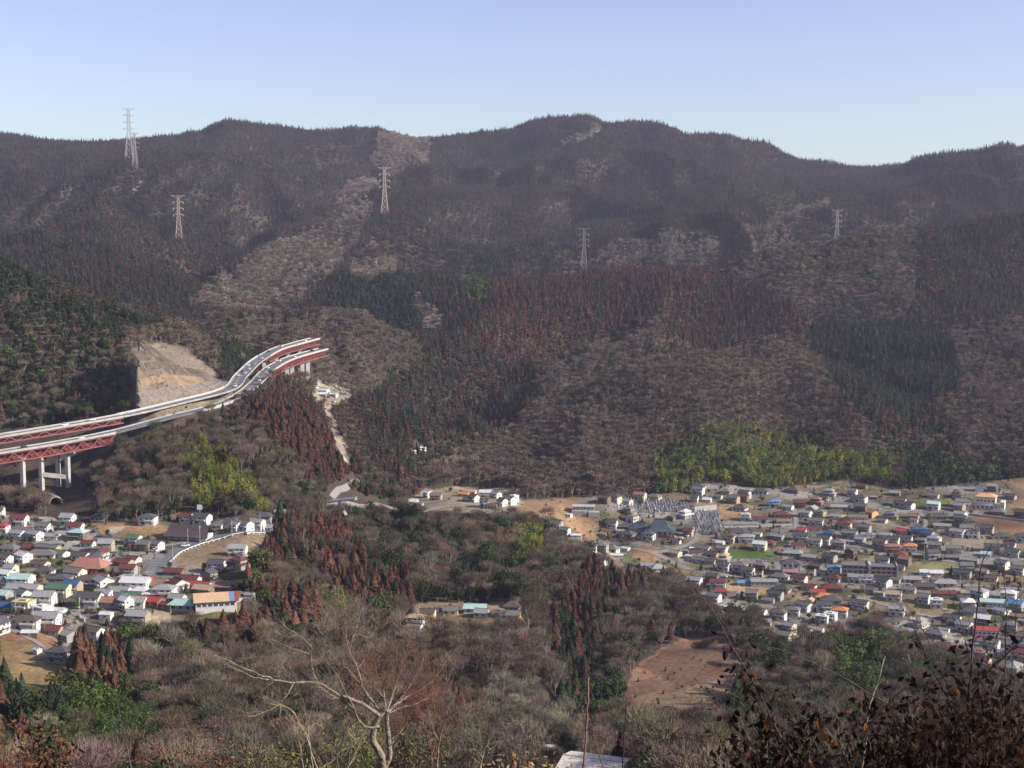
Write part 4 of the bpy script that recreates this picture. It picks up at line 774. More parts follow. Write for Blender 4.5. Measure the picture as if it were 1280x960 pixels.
# --- terracotta hall
g = hit(112, 715, 500); t = thing('village_hall', 'large hall with broad terracotta hipped roof over a row of white doors', 'hall', g, math.radians(-8))
bm = bmesh.new(); box(bm, -8.5, 8.5, -6, 6, -3, 3.6); link('wall', mesh('wall', bm, M['wall']), t, tint=WC['brown'])
bm = bmesh.new(); hip_roof(bm, 17, 12, 3.6, 4.4, 1.3, ridge=5.2); link('roof', mesh('roof', bm, M['roof']), t, tint=(.33,.15,.115))
for i in range(6): bm = bmesh.new(); x = -6.5 + 2.6 * i; box(bm, x - .7, x + .7, -6.12, -6.003, .4, 2.3, 0, False); link('door_panel', mesh('door_panel', bm, M['white']), t)
# --- dark hall with sweeping roof
g = hit(238, 672, 500); t = thing('dark_roof_hall', 'long hall with sweeping dark brown roof and white left gable above the curved road', 'hall', g, math.radians(-12))
bm = bmesh.new(); box(bm, -12, 12, -5, 5, -3, 2.6); f = bm.faces.new([bm.verts.new(p) for p in ((-12,-5,2.6),(-12,0,7.2),(-12,5,2.6))]); link('wall', mesh('wall', bm, M['wall']), t, tint=WC['white'])
bm = bmesh.new()
prof = [(-8.4, 2.0), (-6, 3.0), (-3, 5.0), (0, 7.9), (3, 5.0), (6, 3.0), (8.4, 2.0)]; xa, xb = -13.5, 14.5
vv = [[bm.verts.new((x + (1.2 * (1 - abs(y) / 8.4) if x < 0 else -3.0 * (1 - abs(y) / 8.4)), y, z + dz)) for y, z in prof] for x in (xa, xb) for dz in (0, -.3)]
for i in range(6):
    bm.faces.new((vv[0][i], vv[0][i + 1], vv[2][i + 1], vv[2][i])); bm.faces.new((vv[1][i + 1], vv[1][i], vv[3][i], vv[3][i + 1])); bm.faces.new((vv[0][i + 1], vv[0][i], vv[1][i], vv[1][i + 1])); bm.faces.new((vv[2][i], vv[2][i + 1], vv[3][i + 1], vv[3][i]))
bm.faces.new((vv[0][0], vv[2][0], vv[3][0], vv[1][0])); link('roof', mesh('roof', bm, M['roof']), t, tint=(.085,.06,.065))
for i in range(5): o = link('window', window_mesh(2.4, 1.6, 'y'), t); o.location = (-9 + 4.4 * i, -5.004, .5)
# --- tan-roofed depot
g = hit(270, 757, 500); t = thing('depot', 'long depot with sunlit tan sloping roof, blue corner panel and white front wall', 'depot', g, math.radians(14))
def slab(bm, x0, x1, y0, y1, z0, z1, th=.3):
    vs = [bm.verts.new(p) for p in ((x0,y0,z0),(x1,y0,z0),(x1,y1,z1),(x0,y1,z1),(x0,y0,z0-th),(x1,y0,z0-th),(x1,y1,z1-th),(x0,y1,z1-th))]
    for q in ((0,1,2,3),(7,6,5,4),(0,4,5,1),(1,5,6,2),(2,6,7,3),(3,7,4,0)): bm.faces.new([vs[i] for i in q])
bm = bmesh.new(); box(bm, -9.5, 9.5, -4.5, 4.5, -3, 3.0); link('wall', mesh('wall', bm, M['wall']), t, tint=WC['white'])
bm = bmesh.new(); slab(bm, -10.5, 6.2, -5.6, 5.4, 3.4, 5.2); link('roof', mesh('roof', bm, M['roof']), t, tint=(.58,.38,.22))
bm = bmesh.new(); slab(bm, 6.25, 8.6, -5.6, 5.4, 3.4, 5.2); link('roof', mesh('roof', bm, M['roof']), t, tint=(.16,.24,.42), label='blue end panel of the depot roof')
bm = bmesh.new(); slab(bm, 8.65, 10.6, -5.6, 5.4, 3.4, 5.2); link('roof', mesh('roof', bm, M['roof']), t, tint=RC['red'], label='red strip at the right end of the depot roof')
for i in range(7): o = link('window', window_mesh(1.8, 1.4, 'y'), t); o.location = (-8 + 2.6 * i, -4.504, .8)
# --- the rest of the town's houses, where no single roof can be read
auto_fill(VILL, 26, ['grey', 'dark grey', 'brown', 'pale grey', 'maroon', 'slate'], -14, .8, 12)
auto_fill(RTOWN, 118, PAL_R, -28, .4, 24)
M['roofj'] = mat('roof_tiles_varied', None, 0.75, 0.22, 1.2, tint='GEOMETRY', spec=.25); M['wallj'] = mat('painted_wall_varied', None, .8, .1, .8, tint='GEOMETRY', spec=.2)
V_, F_, C_, MI_ = [], [], [], []
for me, c, mt, kind_ in FAR:
    k0 = len(V_); V_ += [mt @ v.co for v in me.vertices]; C_ += [(*(c or (.1, .1, .1)), 1)] * len(me.vertices)
    for p in me.polygons: F_.append([k0 + i for i in p.vertices]); MI_.append({0: 0, 1: 1}.get(int(kind_), 2 + p.material_index))
me = bpy.data.meshes.new('far_houses'); me.from_pydata(V_, [], F_); [me.materials.append(m_) for m_ in (M['wallj'], M['roofj'], M['white'], M['glass'])]
me.polygons.foreach_set('material_index', np.array(MI_, np.int32)); ca = me.color_attributes.new('tint', 'FLOAT_COLOR', 'POINT'); ca.data.foreach_set('color', np.array(C_, np.float32).ravel())
link('distant_houses', me, kind='stuff')
# labels that single out each house
from collections import defaultdict
def describe(h, lvl):
    root, px, py, roof, wall, kind, lm = h; a, b_ = FORM[kind]
    return (f'small {wall} shed with {roof} roof near {lm}' if kind == 'shed' else f'long {wall} workshop with {roof} roof near {lm}' if kind == 'long' else f'{a} {wall} house, {roof} {b_} roof, near {lm}')
grp = defaultdict(list)
for h in HOUSES: grp[describe(h, 0)].append(h)
ORD = ['leftmost', 'second from left', 'third from left', 'fourth from left', 'fifth from left', 'sixth from left', 'seventh from left', 'eighth from left', 'ninth from left', 'tenth from left']
for d_, hs in grp.items():
    hs.sort(key=lambda h: h[1]); n = len(hs); d_ = d_.replace(' house, ', ' house ').replace(' roof, near', ' roof near').replace('the edge wood at the left of the right town', 'the wood left of the right town').replace('the left frame edge of the village', 'the left frame edge').replace('the terraced field above the right town', 'the terraced field').replace('the front edge of the right town', "the right town's front edge").replace('the middle of the right town', "the right town's middle").replace('the back row of the left village', "the left village's back row").replace('the front corner of the left village', "the left village's front corner").replace('the middle of the left village', "the left village's middle").replace('the clearing under the red viaduct', 'the viaduct clearing').replace('the brown slope left of the temple', 'the brown slope')
    for i, h in enumerate(hs):
        h[0]['label'] = d_ if n == 1 else (('left one: ' if i == 0 else 'right one: ') + d_ if n == 2 else (('rightmost' if i == n - 1 else ORD[min(i, 9)]) + ': ' + d_))
        h[0]['group'] = 'houses of the right town' if h[1] > 740 else ('houses of the left village' if h[1] < 360 else 'houses and sheds in the middle of the valley')
# --- tunnel arch, sign board, small bridge
g = hit(66, 628, 700); g.z = float(ground(g.x, g.y)); t = thing('tunnel_shelter', 'white arched concrete shelter below the left bridge piers', 'tunnel portal', g, math.radians(35))
bm = bmesh.new(); pr = [(5 * math.cos(a), 5.5 * math.sin(a)) for a in np.linspace(0, math.pi, 11)]; pi_ = [(4.2 * math.cos(a), 4.7 * math.sin(a)) for a in np.linspace(0, math.pi, 11)]
R_ = [[bm.verts.new((x, y, z)) for x, z in q] for y in (-7, 7) for q in (pr, pi_)]
for i in range(10):
    bm.faces.new((R_[0][i], R_[0][i + 1], R_[2][i + 1], R_[2][i])); bm.faces.new((R_[1][i + 1], R_[1][i], R_[3][i], R_[3][i + 1])); bm.faces.new((R_[0][i + 1], R_[0][i], R_[1][i], R_[1][i + 1])); bm.faces.new((R_[2][i], R_[2][i + 1], R_[3][i + 1], R_[3][i]))
link('arch', mesh('arch', bm, M['conc']), t)
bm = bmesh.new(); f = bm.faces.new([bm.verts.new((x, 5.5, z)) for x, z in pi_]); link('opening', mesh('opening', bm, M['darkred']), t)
g = hit(250, 650, 600); t = thing('billboard', 'white square sign board on a tall pole in front of the hill woods', 'sign', g, math.radians(-5))
bm = bmesh.new(); bar(bm, (0, 0, -1), (0, 0, 9.5), .18, n=8); link('pole', mesh('pole', bm, M['galv']), t)
bm = bmesh.new(); box(bm, -1.6, 1.6, -.3, -.2, 6.4, 9.6, 0, False); link('board', mesh('board', bm, M['white']), t)
a = wpt(404, 629, 1000); b_ = wpt(445, 624, 990); t = thing('small_bridge', 'small pale concrete bridge on a slanting leg over the wooded ravine', 'bridge', ((a[0] + b_[0]) / 2, (a[1] + b_[1]) / 2, 0))
def rel(p, o): return Vector(p) - o.location
bm = bmesh.new(); bar(bm, rel(a, t), rel(b_, t), 2.2, .28); link('deck', mesh('deck', bm, M['conc']), t)
for s in (-2.5, 2.5):
    bm = bmesh.new(); bar(bm, rel((a[0], a[1] + s, a[2] + .95), t), rel((b_[0], b_[1] + s, b_[2] + .95), t), .14, .5); link('parapet', mesh('parapet', bm, M['white']), t)
bm = bmesh.new(); p = wpt(424, 628, 995); q = wpt(432, 644, 990); bar(bm, rel(p, t), rel(q, t), 1.3, .7); link('leg', mesh('leg', bm, M['conc']), t)
# --- parked cars and utility poles
def car_parts():
    bm = bmesh.new(); vs = [(-2.1,.35),(2.1,.35),(2.15,.75),(1.9,.95),(1.2,1.02),(-1.75,1.02),(-2.15,.9)]
    for side in (0,):
        a = [bm.verts.new((x, -.85, z)) for x, z in vs]; b = [bm.verts.new((x, .85, z)) for x, z in vs]
        bm.faces.new(a); bm.faces.new(b[::-1])
        for i in range(len(vs)): j = (i + 1) % len(vs); bm.faces.new((a[j], a[i], b[i], b[j]))
    body = mesh('body', bm, M['paint'])
    bm = bmesh.new(); a = [bm.verts.new(p) for p in ((1.15,-.8,1.02),(1.15,.8,1.02),(.5,.68,1.5),(.5,-.68,1.5),(-1.65,-.8,1.02),(-1.65,.8,1.02),(-1.2,.68,1.52),(-1.2,-.68,1.52))]
    for q in ((0,1,2,3),(5,4,7,6),(4,0,3,7),(1,5,6,2)): bm.faces.new([a[i] for i in q])
    glass = mesh('windows', bm, M['glass'])
    bm = bmesh.new(); box(bm, -1.22, .52, -.69, .69, 1.5, 1.56, 0, False); roof = mesh('roof', bm, M['paint'])
    bm = bmesh.new(); bar(bm, (0, -.12, 0), (0, .12, 0), .33, n=12); wheel = mesh('wheel', bm, M['rubber'])
    return body, glass, roof, wheel
CARP = car_parts()
def car(loc, rz, col, label, group, sc=1.0, van=False):
    t = thing('van' if van else 'car', label, 'van' if van else 'car', loc, rz, group); t.scale = (sc, sc, sc * (1.35 if van else 1))
    link('body', CARP[0], t, tint=col); link('glasshouse', CARP[1], t); link('roof', CARP[2], t, tint=col)
    for x in (-1.35, 1.35):
        for y in (-.8, .8): o = link('wheel', CARP[3], t); o.location = (x, y, .33)
    return t
CC = {'white': (.8,.8,.8), 'silver': (.45,.46,.48), 'black': (.03,.03,.035), 'blue': (.06,.12,.35), 'red': (.4,.04,.03)}
n_c = 0
for px, py, c, lab in ((864,686,'white','white car by the maroon shed row below the temple'),(870,690,'silver','silver car among the cars below the temple'),(858,690,'white','white car at the left end of the cars below the temple'),(878,684,'black','black car behind the cars below the temple'),(852,674,'white','white car on the lot right of the temple'),
    (843,672,'silver','silver car close beside the temple lot'),(860,671,'white','white car at the end of the sloping graveyard path'),(340,667,'white','white car on the curved road near the rust-brown cedars'),(308,668,'white','white car passing the roadside houses'),(192,690,'white','white car on the junction of the village road'),(232,684,'white','white van parked below the dark curved hall'),
    (265,676,'silver','silver car right of the dark curved hall'),(1050,695,'silver','silver car behind the apartment block left half'),(1120,705,'white','white car right of the apartment block'),(1160,722,'white','white car in front of the white sheds'),(1140,775,'white','white car in the row on the dry strip field'),(1147,777,'white','second white car in the row on the dry strip field'),(1155,779,'silver','silver car ending the row on the dry strip field'),
    (1176,700,'black','black car beside the olive field'),(905,722,'white','white car on the lane left of the long grey shed'),(60,735,'silver','silver car left of the green and blue roof'),(100,760,'white','white car below the dark roofed white house'),(205,692,'black','black car on the village road junction'),(412,493,'white','white truck parked in the clearing under the viaduct'),(421,494,'white','second white truck in the clearing under the viaduct'),(410,497,'blue','blue car in the clearing under the viaduct'),(417,503,'white','white car at the near edge of the viaduct clearing'),(396,486,'white','white van at the left end of the viaduct clearing')):
    g = hit(px, py, 500)
    if g is None: continue
    g.z += .25; car(g, U(0, 3.1), CC[c], lab, 'cars parked in the valley', 1.05, 'van' in lab or 'truck' in lab)
    OCC.append((g.x, g.y, 1.5))
bm = bmesh.new(); bar(bm, (0, 0, -1), (0, 0, 11), .17, n=7, w2=.11); PM = mesh('pole_shaft', bm, M['conc'])
bm = bmesh.new(); bar(bm, (-.9, 0, 10.2), (.9, 0, 10.2), .07); bar(bm, (-.7, 0, 9.4), (.7, 0, 9.4), .07); PA = mesh('crossarm', bm, M['galv'])
for i, (px, py) in enumerate([(860,705),(905,716),(990,722),(915,650),(1000,700),(1060,690),(1110,690),(1155,700),(1190,690),(1240,706),(1165,650),(1030,660),(948,690),(250,680),(235,684),(216,702),(290,672),(325,662),(175,735),(62,770),(42,785),(100,775),(20,770),(128,715),(605,640),(634,645),(560,640),(520,640),(1130,740),(1200,738),(1250,735),(1080,750)]):
    g = hit(px, py, 500)
    if g is None: continue
    lm = min(LM, key=lambda l: (l[0] - px) ** 2 + 2.2 * (l[1] - py) ** 2)[2]
    o = thing('utility_pole', 'grey concrete utility pole near ' + lm, 'utility pole', g, U(0, 3), 'utility poles in the valley'); link('shaft', PM, o); link('crossarm', PA, o)
pol = defaultdict(list)
for o in COL.objects:
    if o.name.startswith('utility_pole'): pol[o['label']].append(o)
for lab, os_ in pol.items():
    if len(os_) > 1:
        os_.sort(key=lambda o: proj(o.location.x, o.location.y, o.location.z)[0])
        for i, o in enumerate(os_): o['label'] = ('left ' if i == 0 else 'right ' if i == len(os_) - 1 else f'{ORD[i]} ') + lab.replace('grey concrete', 'concrete')

# ------------------------------------------------------------------ expressway
HW = 5.6
def frame_at(L, i):
    t = L[min(i + 1, len(L) - 1)] - L[max(i - 1, 0)]; t.z = 0; t.normalize(); return Vector((t.y, -t.x, 0))          # towards the viewpoint's side
def ribbon(L, prof, closed=True):
    """sweep a profile [(offset, dz)] along L"""
    bm = bmesh.new(); pv = None
    for i, p in enumerate(L):
        n = frame_at(L, i); r = [bm.verts.new(p + n * a + Vector((0, 0, b))) for a, b in prof]
        if pv:
            for k in range(len(prof) if closed else len(prof) - 1):
                j = (k + 1) % len(prof); bm.faces.new((pv[k], r[k], r[j], pv[j]))
        else: first = r
        pv = r
    if closed: bm.faces.new(first); bm.faces.new(pv[::-1])
    bmesh.ops.recalc_face_normals(bm, faces=bm.faces); return bm
def rect(a, b, z0, z1): return [(a, z0), (b, z0), (b, z1), (a, z1)]
def every(L, step):
    out = [0]; acc = 0
    for i in range(1, len(L)):
        acc += (L[i] - L[i - 1]).length
        if acc >= step: out.append(i); acc = 0
    return out
def along(L, px):
    q = [abs(proj(p.x, p.y, p.z)[0] - px) for p in L]; return int(np.argmin(q))
def road_section(L, name, label):
    o = link(name, mesh(name, ribbon(L, rect(-HW, HW, -.5, 0)), M['asph']), kind='structure')
    for a in (-HW + .7, HW - .7): link('edge_line', mesh('edge_line', ribbon(L, rect(a - .12, a + .12, .003, .012)), M['white']), o)
    ix = every(L, 8)
    bm = bmesh.new()
    for k in range(0, len(ix) - 1, 1):
        p, q = L[ix[k]], L[min(ix[k] + 2, len(L) - 1)]; n = frame_at(L, ix[k]) * .1; f = bm.faces.new([bm.verts.new(v + Vector((0, 0, .01))) for v in (p - n, p + n, q + n, q - n)])
    link('lane_marking', mesh('lane_marking', bm, M['white']), o, kind='stuff')
    return o
def bridge(L, name, label, hgt, panel, style, loc_i=0, near_only=True, wallh=(.9, .9)):
    t = thing(name, label, 'bridge', (0, 0, 0)); org = L[loc_i].copy(); t.location = org; K = [p - org for p in L]
    link('deck', mesh('deck', ribbon(K, rect(-HW, HW, -.7, -.02)), M['concd']), t)
    link('carriageway', mesh('carriageway', ribbon(K, rect(-HW + .3, HW - .3, -.019, .03)), M['asph']), t)
    for a, h in ((-HW, wallh[0]), (HW, wallh[1])): link('parapet', mesh('parapet', ribbon(K, rect(a - .22, a + .22, -.75, h)), M['conc']), t)
    off = HW - .9
    for side in (1, -1):
        Q = [p + frame_at(K, i) * off * side for i, p in enumerate(K)]
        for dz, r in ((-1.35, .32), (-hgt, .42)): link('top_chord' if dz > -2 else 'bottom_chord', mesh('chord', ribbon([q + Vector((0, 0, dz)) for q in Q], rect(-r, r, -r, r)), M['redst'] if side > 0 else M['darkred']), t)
        ix = every(Q, panel / 2); joined = bmesh.new()
        for k in range(len(ix) - 1):
            a, b_ = Q[ix[k]], Q[ix[k + 1]]; top, bot = Vector((0, 0, -1.4)), Vector((0, 0, -hgt + .2))
            pr = [(a + top, b_ + bot) if k % 2 == 0 else (a + bot, b_ + top)] if style == 'truss' else []
            pr.append((a + top, a + bot))
            for m_, (p, q) in enumerate(pr):
                th = (.30 if m_ == 0 and style == 'truss' else .16) if style == 'truss' else .45
                if side > 0:
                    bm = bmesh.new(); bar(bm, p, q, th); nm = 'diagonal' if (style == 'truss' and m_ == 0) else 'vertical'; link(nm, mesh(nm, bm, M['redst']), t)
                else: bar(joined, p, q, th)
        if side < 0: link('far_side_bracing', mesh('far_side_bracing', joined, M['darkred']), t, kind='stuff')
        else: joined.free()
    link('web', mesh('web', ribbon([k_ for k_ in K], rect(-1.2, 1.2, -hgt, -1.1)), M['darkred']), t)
    return t
i1, i2 = [min(range(len(W1)), key=lambda i: abs(W1[i].y - d)) for d in (1030, 1305)]; j1, j2 = [min(range(len(W2)), key=lambda i: abs(W2[i].y - d)) for d in (1060, 1350)]
road_section(W1[i1:i2 + 1], 'expressway', ''); road_section(W2[j1:j2 + 1], 'expressway', '')
bridge(W1[:i1 + 1], 'truss_bridge', 'nearer red truss bridge of the expressway at the left frame edge, on tall pale piers', 7.6, 8.5, 'truss')
bridge(W2[:j1 + 1], 'truss_bridge', 'farther red truss bridge seen just above and behind the nearer one at left', 4.8, 7.0, 'truss', wallh=(1.2, .9))
bridge(W1[i2:], 'viaduct', 'nearer curved viaduct with ribbed red girder and tall white piers', 7.0, 8.0, 'rib')
bridge(W2[j2:], 'viaduct', 'farther curved viaduct above, with ribbed red girder', 6.0, 8.0, 'rib')
# roadside barriers of the ground section
def barrier(L, off, h, label, m=None, z0=-.6):
    t = link('barrier', mesh('barrier', ribbon(L, rect(off - .15, off + .15, z0, h * .8)), m or M['conc'])); tag(t, label, 'barrier', 'concrete barriers along the expressway'); return t
c2 = along(W2, 290); c1 = along(W1, 292)
barrier(W2[j1:c2], -HW - .25, 1.9, 'tall white barrier along the foot of the stepped cut slope'); barrier(W2[c2:j2], -HW - .25, 1.6, 'white barrier on the outer side of the bend, under the dark cedars')
barrier(W2[j1:j2], HW + .25, 1.0, 'low inner barrier of the farther carriageway', M['concd']); barrier(W1[i1:c1], -HW - .25, .9, 'low inner barrier of the nearer carriageway left of the bend', M['concd'])
barrier(W1[c1:i2], -HW - .25, .9, 'low inner barrier of the nearer carriageway on the bend'); barrier(W1[along(W1, 245):c1], HW + .25, 2.2, 'bright white wall beside the nearer carriageway above the cedars'); barrier(W1[c1:i2], HW + .25, 1.2, 'outer white barrier on the bend above the maroon cedars')
# piers
def pier(px, py, D, name_label, w=2.5, d=3.4, cap=None, zt=None):
    x, y, z = wpt(px, py, D); z = zt if zt is not None else z; gz_ = float(ground(x, y)) - 1.5
    t = thing('bridge_pier', name_label, 'bridge pier', (x, y, gz_), math.radians(-12), 'concrete piers of the expressway bridges'); h = z - gz_
    bm = bmesh.new(); box(bm, -w / 2, w / 2, -d / 2, d / 2, 0, h); link('shaft', mesh('shaft', bm, M['conc']), t)
    if cap: bm = bmesh.new(); box(bm, cap[0], cap[1], -d / 2 - .3, d / 2 + .3, h + .01, h + 1.6, 0, False); link('cap', mesh('cap', bm, M['conc']), t)
    return t
pier(28, 575, 990, 'slender pale pier nearest the left frame edge, cap reaching left', cap=(-7, 1.4)); pier(51, 568, 1003, 'pale pier left of the cross beam', cap=(-1.6, 1.6))
pier(72, 569, 1015, 'pale pier in the middle, behind the cross beam', w=2.3); p4 = pier(84, 566, 1012, 'widest pale pier, right end of the cross beam', cap=(-1.6, 6.5))
a, b_ = Vector(wpt(53, 593, 1003)), Vector(wpt(83, 596, 1012)); t = thing('cross_beam', 'grey concrete cross beam joining two piers of the left bridge', 'beam', (a + b_) / 2); bm = bmesh.new(); bar(bm, a - t.location, b_ - t.location, 1.3, 1.5); link('beam', mesh('beam', bm, M['concd']), t)
for px, lab in ((385, 'right one of the tall white pair under the curved viaduct'), (376.5, 'left one of the tall white pair under the curved viaduct'), (364, 'shorter white pier left of the tall pair'), (358.5, 'shortest visible white pier, nearest the hill under the viaduct'), (396, 'last white pier at the right end of the curved viaduct')):
    i = along(W1, px); p = W1[i]
    if px > 390: continue
    x, y, z = p.x, p.y, p.z - 7.45; gz_ = float(ground(x, y)) - 2
    t = thing('bridge_pier', lab, 'bridge pier', (x, y, gz_), math.radians(20), 'concrete piers of the expressway bridges')
    bm = bmesh.new(); box(bm, -2, 2, -2, 2, 0, max(3, z - gz_)); link('shaft', mesh('shaft', bm, M['conc']), t); bm = bmesh.new(); box(bm, -2.5, 2.5, -2.5, 2.5, max(3, z - gz_) - 1.4, max(3, z - gz_) + .01, 0, False); link('cap', mesh('cap', bm, M['conc']), t)
for px in (330, 345, 360, 374):
    i = along(W2, px); p = W2[i]; gz_ = float(ground(p.x, p.y)) - 2; zt = p.z - 6.45
    if zt - gz_ < 3: continue
    t = thing('bridge_pier', f'white pier under the farther viaduct, {["first","second","third","fourth"][(330,345,360,374).index(px)]} from left', 'bridge pier', (p.x, p.y, gz_), math.radians(20), 'concrete piers of the expressway bridges')
    bm = bmesh.new(); box(bm, -1.8, 1.8, -1.8, 1.8, 0, zt - gz_); link('shaft', mesh('shaft', bm, M['conc']), t)
# stepped cut slope
CSL = W2[along(W2, 179):along(W2, 297)]
def cut_piece(name, d0, z0, d1, z1, m, k0=0, k1=1):
    bm = bmesh.new(); n = len(CSL); pv = None
    for i in range(int(n * k0), int(n * k1)):
        u = i / (n - 1); e = max(0, min(1, u * 12, (1 - u) * 1.45)); fr = -frame_at(CSL, i); p = CSL[i]
        r = [bm.verts.new((p.x + fr.x * d, p.y + fr.y * d, p.z + z * e + .22 * fbm(np.array(p.x / 7), np.array(d / 5.), 2))) for d, z in [(d0 + (d1 - d0) * s / 3, z0 + (z1 - z0) * s / 3) for s in range(4)]]
        if proj(*r[3].co)[0] < 166 + 9 * float(fbm(np.array(d0 / 9.), np.array(3.3), 2)) + .12 * d0: pv = None; continue
        if pv:
            for k in range(3): bm.faces.new((pv[k], r[k], r[k + 1], pv[k + 1]))
        pv = r
    bmesh.ops.recalc_face_normals(bm, faces=bm.faces)
    return mesh(name, bm, m)
M['shot'] = mat('sprayed_concrete', (.175, .14, .11), .95, .3, .3, bump=.5); M['ochre'] = mat('ochre_cut_earth', (.22, .15, .09), 1, .3, .2, bump=.5); M['scree'] = mat('grey_cut_rock', (.10, .078, .06), 1, .45, .22, bump=.6)
t = link('cut_slope', cut_piece('cut_slope', 6.3, 0, 8.5, .2, M['concd']), kind='structure')
PROF = [(8.5, .2, 12.5, 5, 'shot'), (12.5, 5, 14.5, 5.1, 'concd'), (14.5, 5.1, 18.5, 10.5, 'shot'), (18.5, 10.5, 20.5, 10.6, 'concd'), (20.5, 10.6, 27, 20, 'ochre'), (27, 20, 29, 20.1, 'scree'), (29, 20.1, 35.5, 29.5, 'scree'), (35.5, 29.5, 37.5, 29.6, 'shot'), (37.5, 29.6, 46, 38.5, 'scree'), (46, 38.5, 54, 45, 'scree'), (54, 45, 64, 52, 'scree')]
for a, za, b_, zb, mm in PROF: link('slope_face' if b_ - a > 2.1 else 'berm', cut_piece('face', a, za, b_, zb, M[mm], .0, 1.0), t)
for u in (.24, .42, .60):                               # drains down the slope
    i = int(u * (len(CSL) - 1)); e = max(0, min(1, u * 12, (1 - u) * 1.45)); fr = -frame_at(CSL, i); bm = bmesh.new(); pv = None
    for a, za, b_, zb, mm in PROF[:7]:
        p = CSL[i] + fr * a + Vector((0, 0, za * e + .2)); q = CSL[i] + fr * b_ + Vector((0, 0, zb * e + .2)); bar(bm, p, q, .22)
    link('drain', mesh('drain', bm, M['concd']), t)
# traffic
def on_road(L, px, off, z=.05):
    i = along(L, px); n = frame_at(L, i); p = L[i] + n * off; tt = L[min(i + 1, len(L) - 1)] - L[i - 1]; return (p.x, p.y, p.z + z), math.atan2(tt.y, tt.x)
TR = [(W2,118,-2,'white',0,'silver-roofed white car near the end of the farther truss bridge'),(W2,78,2,'white',1,'white van in the middle of the farther truss bridge'),(W2,290,2.5,'white',1,'white van entering the bend beside the cut slope'),(W2,301,-2,'white',0,'white car leading past the bend'),(W2,304,2,'white',0,'white car following on the bend'),
 (W2,306,-2.2,'black',0,'black car on the bend'),(W2,309,2.2,'white',0,'white car at the upper end of the bend'),(W2,313,-2.2,'white',1,'white van leaving the bend'),(W2,315,2,'silver',0,'silver car leaving the bend'),(W2,338,-2,'black',0,'black car on the farther viaduct'),(W2,325,2,'white',0,'white car at the start of the farther viaduct'),(W2,355,-2,'white',0,'white car midway on the farther viaduct'),(W2,380,2,'white',0,'white car near the far end of the farther viaduct'),
 (W1,326,-2,'silver',0,'silver car on the nearer carriageway bend'),(W1,331,2,'white',0,'white car on the nearer carriageway bend'),(W1,322,2,'white',0,'white car below the bend'),(W1,338,-2,'white',0,'white car at the start of the nearer viaduct'),(W1,352,-2,'white',1,'white van on the nearer viaduct'),(W1,366,2,'white',0,'white car midway on the nearer viaduct'),(W1,392,-2,'black',0,'black car near the far end of the nearer viaduct'),
 (W1,308,2,'white',1,'white van beside the maroon cedars'),(W1,301,-2,'silver',0,'silver car beside the maroon cedars'),(W1,100,2,'white',0,'white car on the nearer truss bridge'),(W1,30,-2,'black',0,'black car on the nearer truss bridge near the frame edge')]
for L_, px, off, c, van, lab in TR: p, a = on_road(L_, px, off); car(p, a, CC[c], lab, 'traffic on the expressway', 1.15, bool(van))
# signal gantry posts
for px in (372, 378):
    g = hit(px - 8, 470, 1000)
# ------------------------------------------------------------------ pylons
def pylon(px, py, hpx, label, tint, D=None, w0=.15, arms=4):
    if D: x = wpt(px, py, D)[0]; g = Vector((x, D, float(ground(x, D))))
    else: g = hit(px, py, 1700)
    h = CAMZ + g.y * ray(px, py - hpx)[2] / ray(px, py - hpx)[1] - g.z; t = thing('pylon', label, 'pylon', g - Vector((0, 0, 2)), math.radians(U(-12, 12)), 'lattice pylons of the power line'); h += 2
    r = .27 * g.y / 2400; b0 = h * w0 / 2; wz = h * .58; b1 = h * .028
    def leg(sx, sy, z):
        q = b0 + (b1 - b0) * min(1, z / wz) if z < wz else b1 * (1 - .35 * (z - wz) / (h - wz)); return Vector((sx * q, sy * q, z))
    for sx, sy in ((-1, -1), (1, -1), (1, 1), (-1, 1)):
        bm = bmesh.new(); bar(bm, leg(sx, sy, 0), leg(sx, sy, wz), r, n=4); bar(bm, leg(sx, sy, wz), leg(sx, sy, h), r * .9, n=4); link('leg', mesh('leg', bm, M['thing']), t, tint=tint)
    zs_ = [h * v for v in (.0, .13, .25, .36, .455, .53, .60, .67, .74, .81, .88, .95)]
    for fi, (c0, c1) in enumerate((((-1, -1), (1, -1)), ((1, -1), (1, 1)), ((1, 1), (-1, 1)), ((-1, 1), (-1, -1)))):
        bm = bmesh.new()
        for k in range(len(zs_) - 1):
            bar(bm, leg(*c0, zs_[k]), leg(*c1, zs_[k + 1]), r * .62, n=3); bar(bm, leg(*c1, zs_[k]), leg(*c0, zs_[k + 1]), r * .62, n=3); bar(bm, leg(*c0, zs_[k + 1]), leg(*c1, zs_[k + 1]), r * .55, n=3)
        link('bracing', mesh('bracing', bm, M['thing']), t, tint=tint)
    for k in range(arms):
        z = h * (.60 + .127 * k) if k < arms - 1 else h * .985; L_ = h * (.105 if k < arms - 1 else .12)
        for s in (-1, 1):
            bm = bmesh.new(); bar(bm, (0, 0, z), (s * L_, 0, z + h * .004), r * .9, n=4); bar(bm, (s * b1 * .5, 0, z + h * .035 if k < arms - 1 else z - h * .04), (s * L_, 0, z + h * .006), r * .7, n=4)
            c = link('crossarm', mesh('crossarm', bm, M['thing']), t, tint=tint)
            bm = bmesh.new(); bar(bm, (s * L_, 0, z), (s * L_, 0, z - h * (.03 if k < arms - 1 else -.012)), r * (1.0 if k < arms - 1 else 2.2), n=6); link('insulator', mesh('insulator', bm, M['white']), c)
    return t
TAN_ = (.50, .40, .31)
pylon(224, 304, 60, 'tan lattice pylon on the wooded crest of the left middle hill', TAN_)
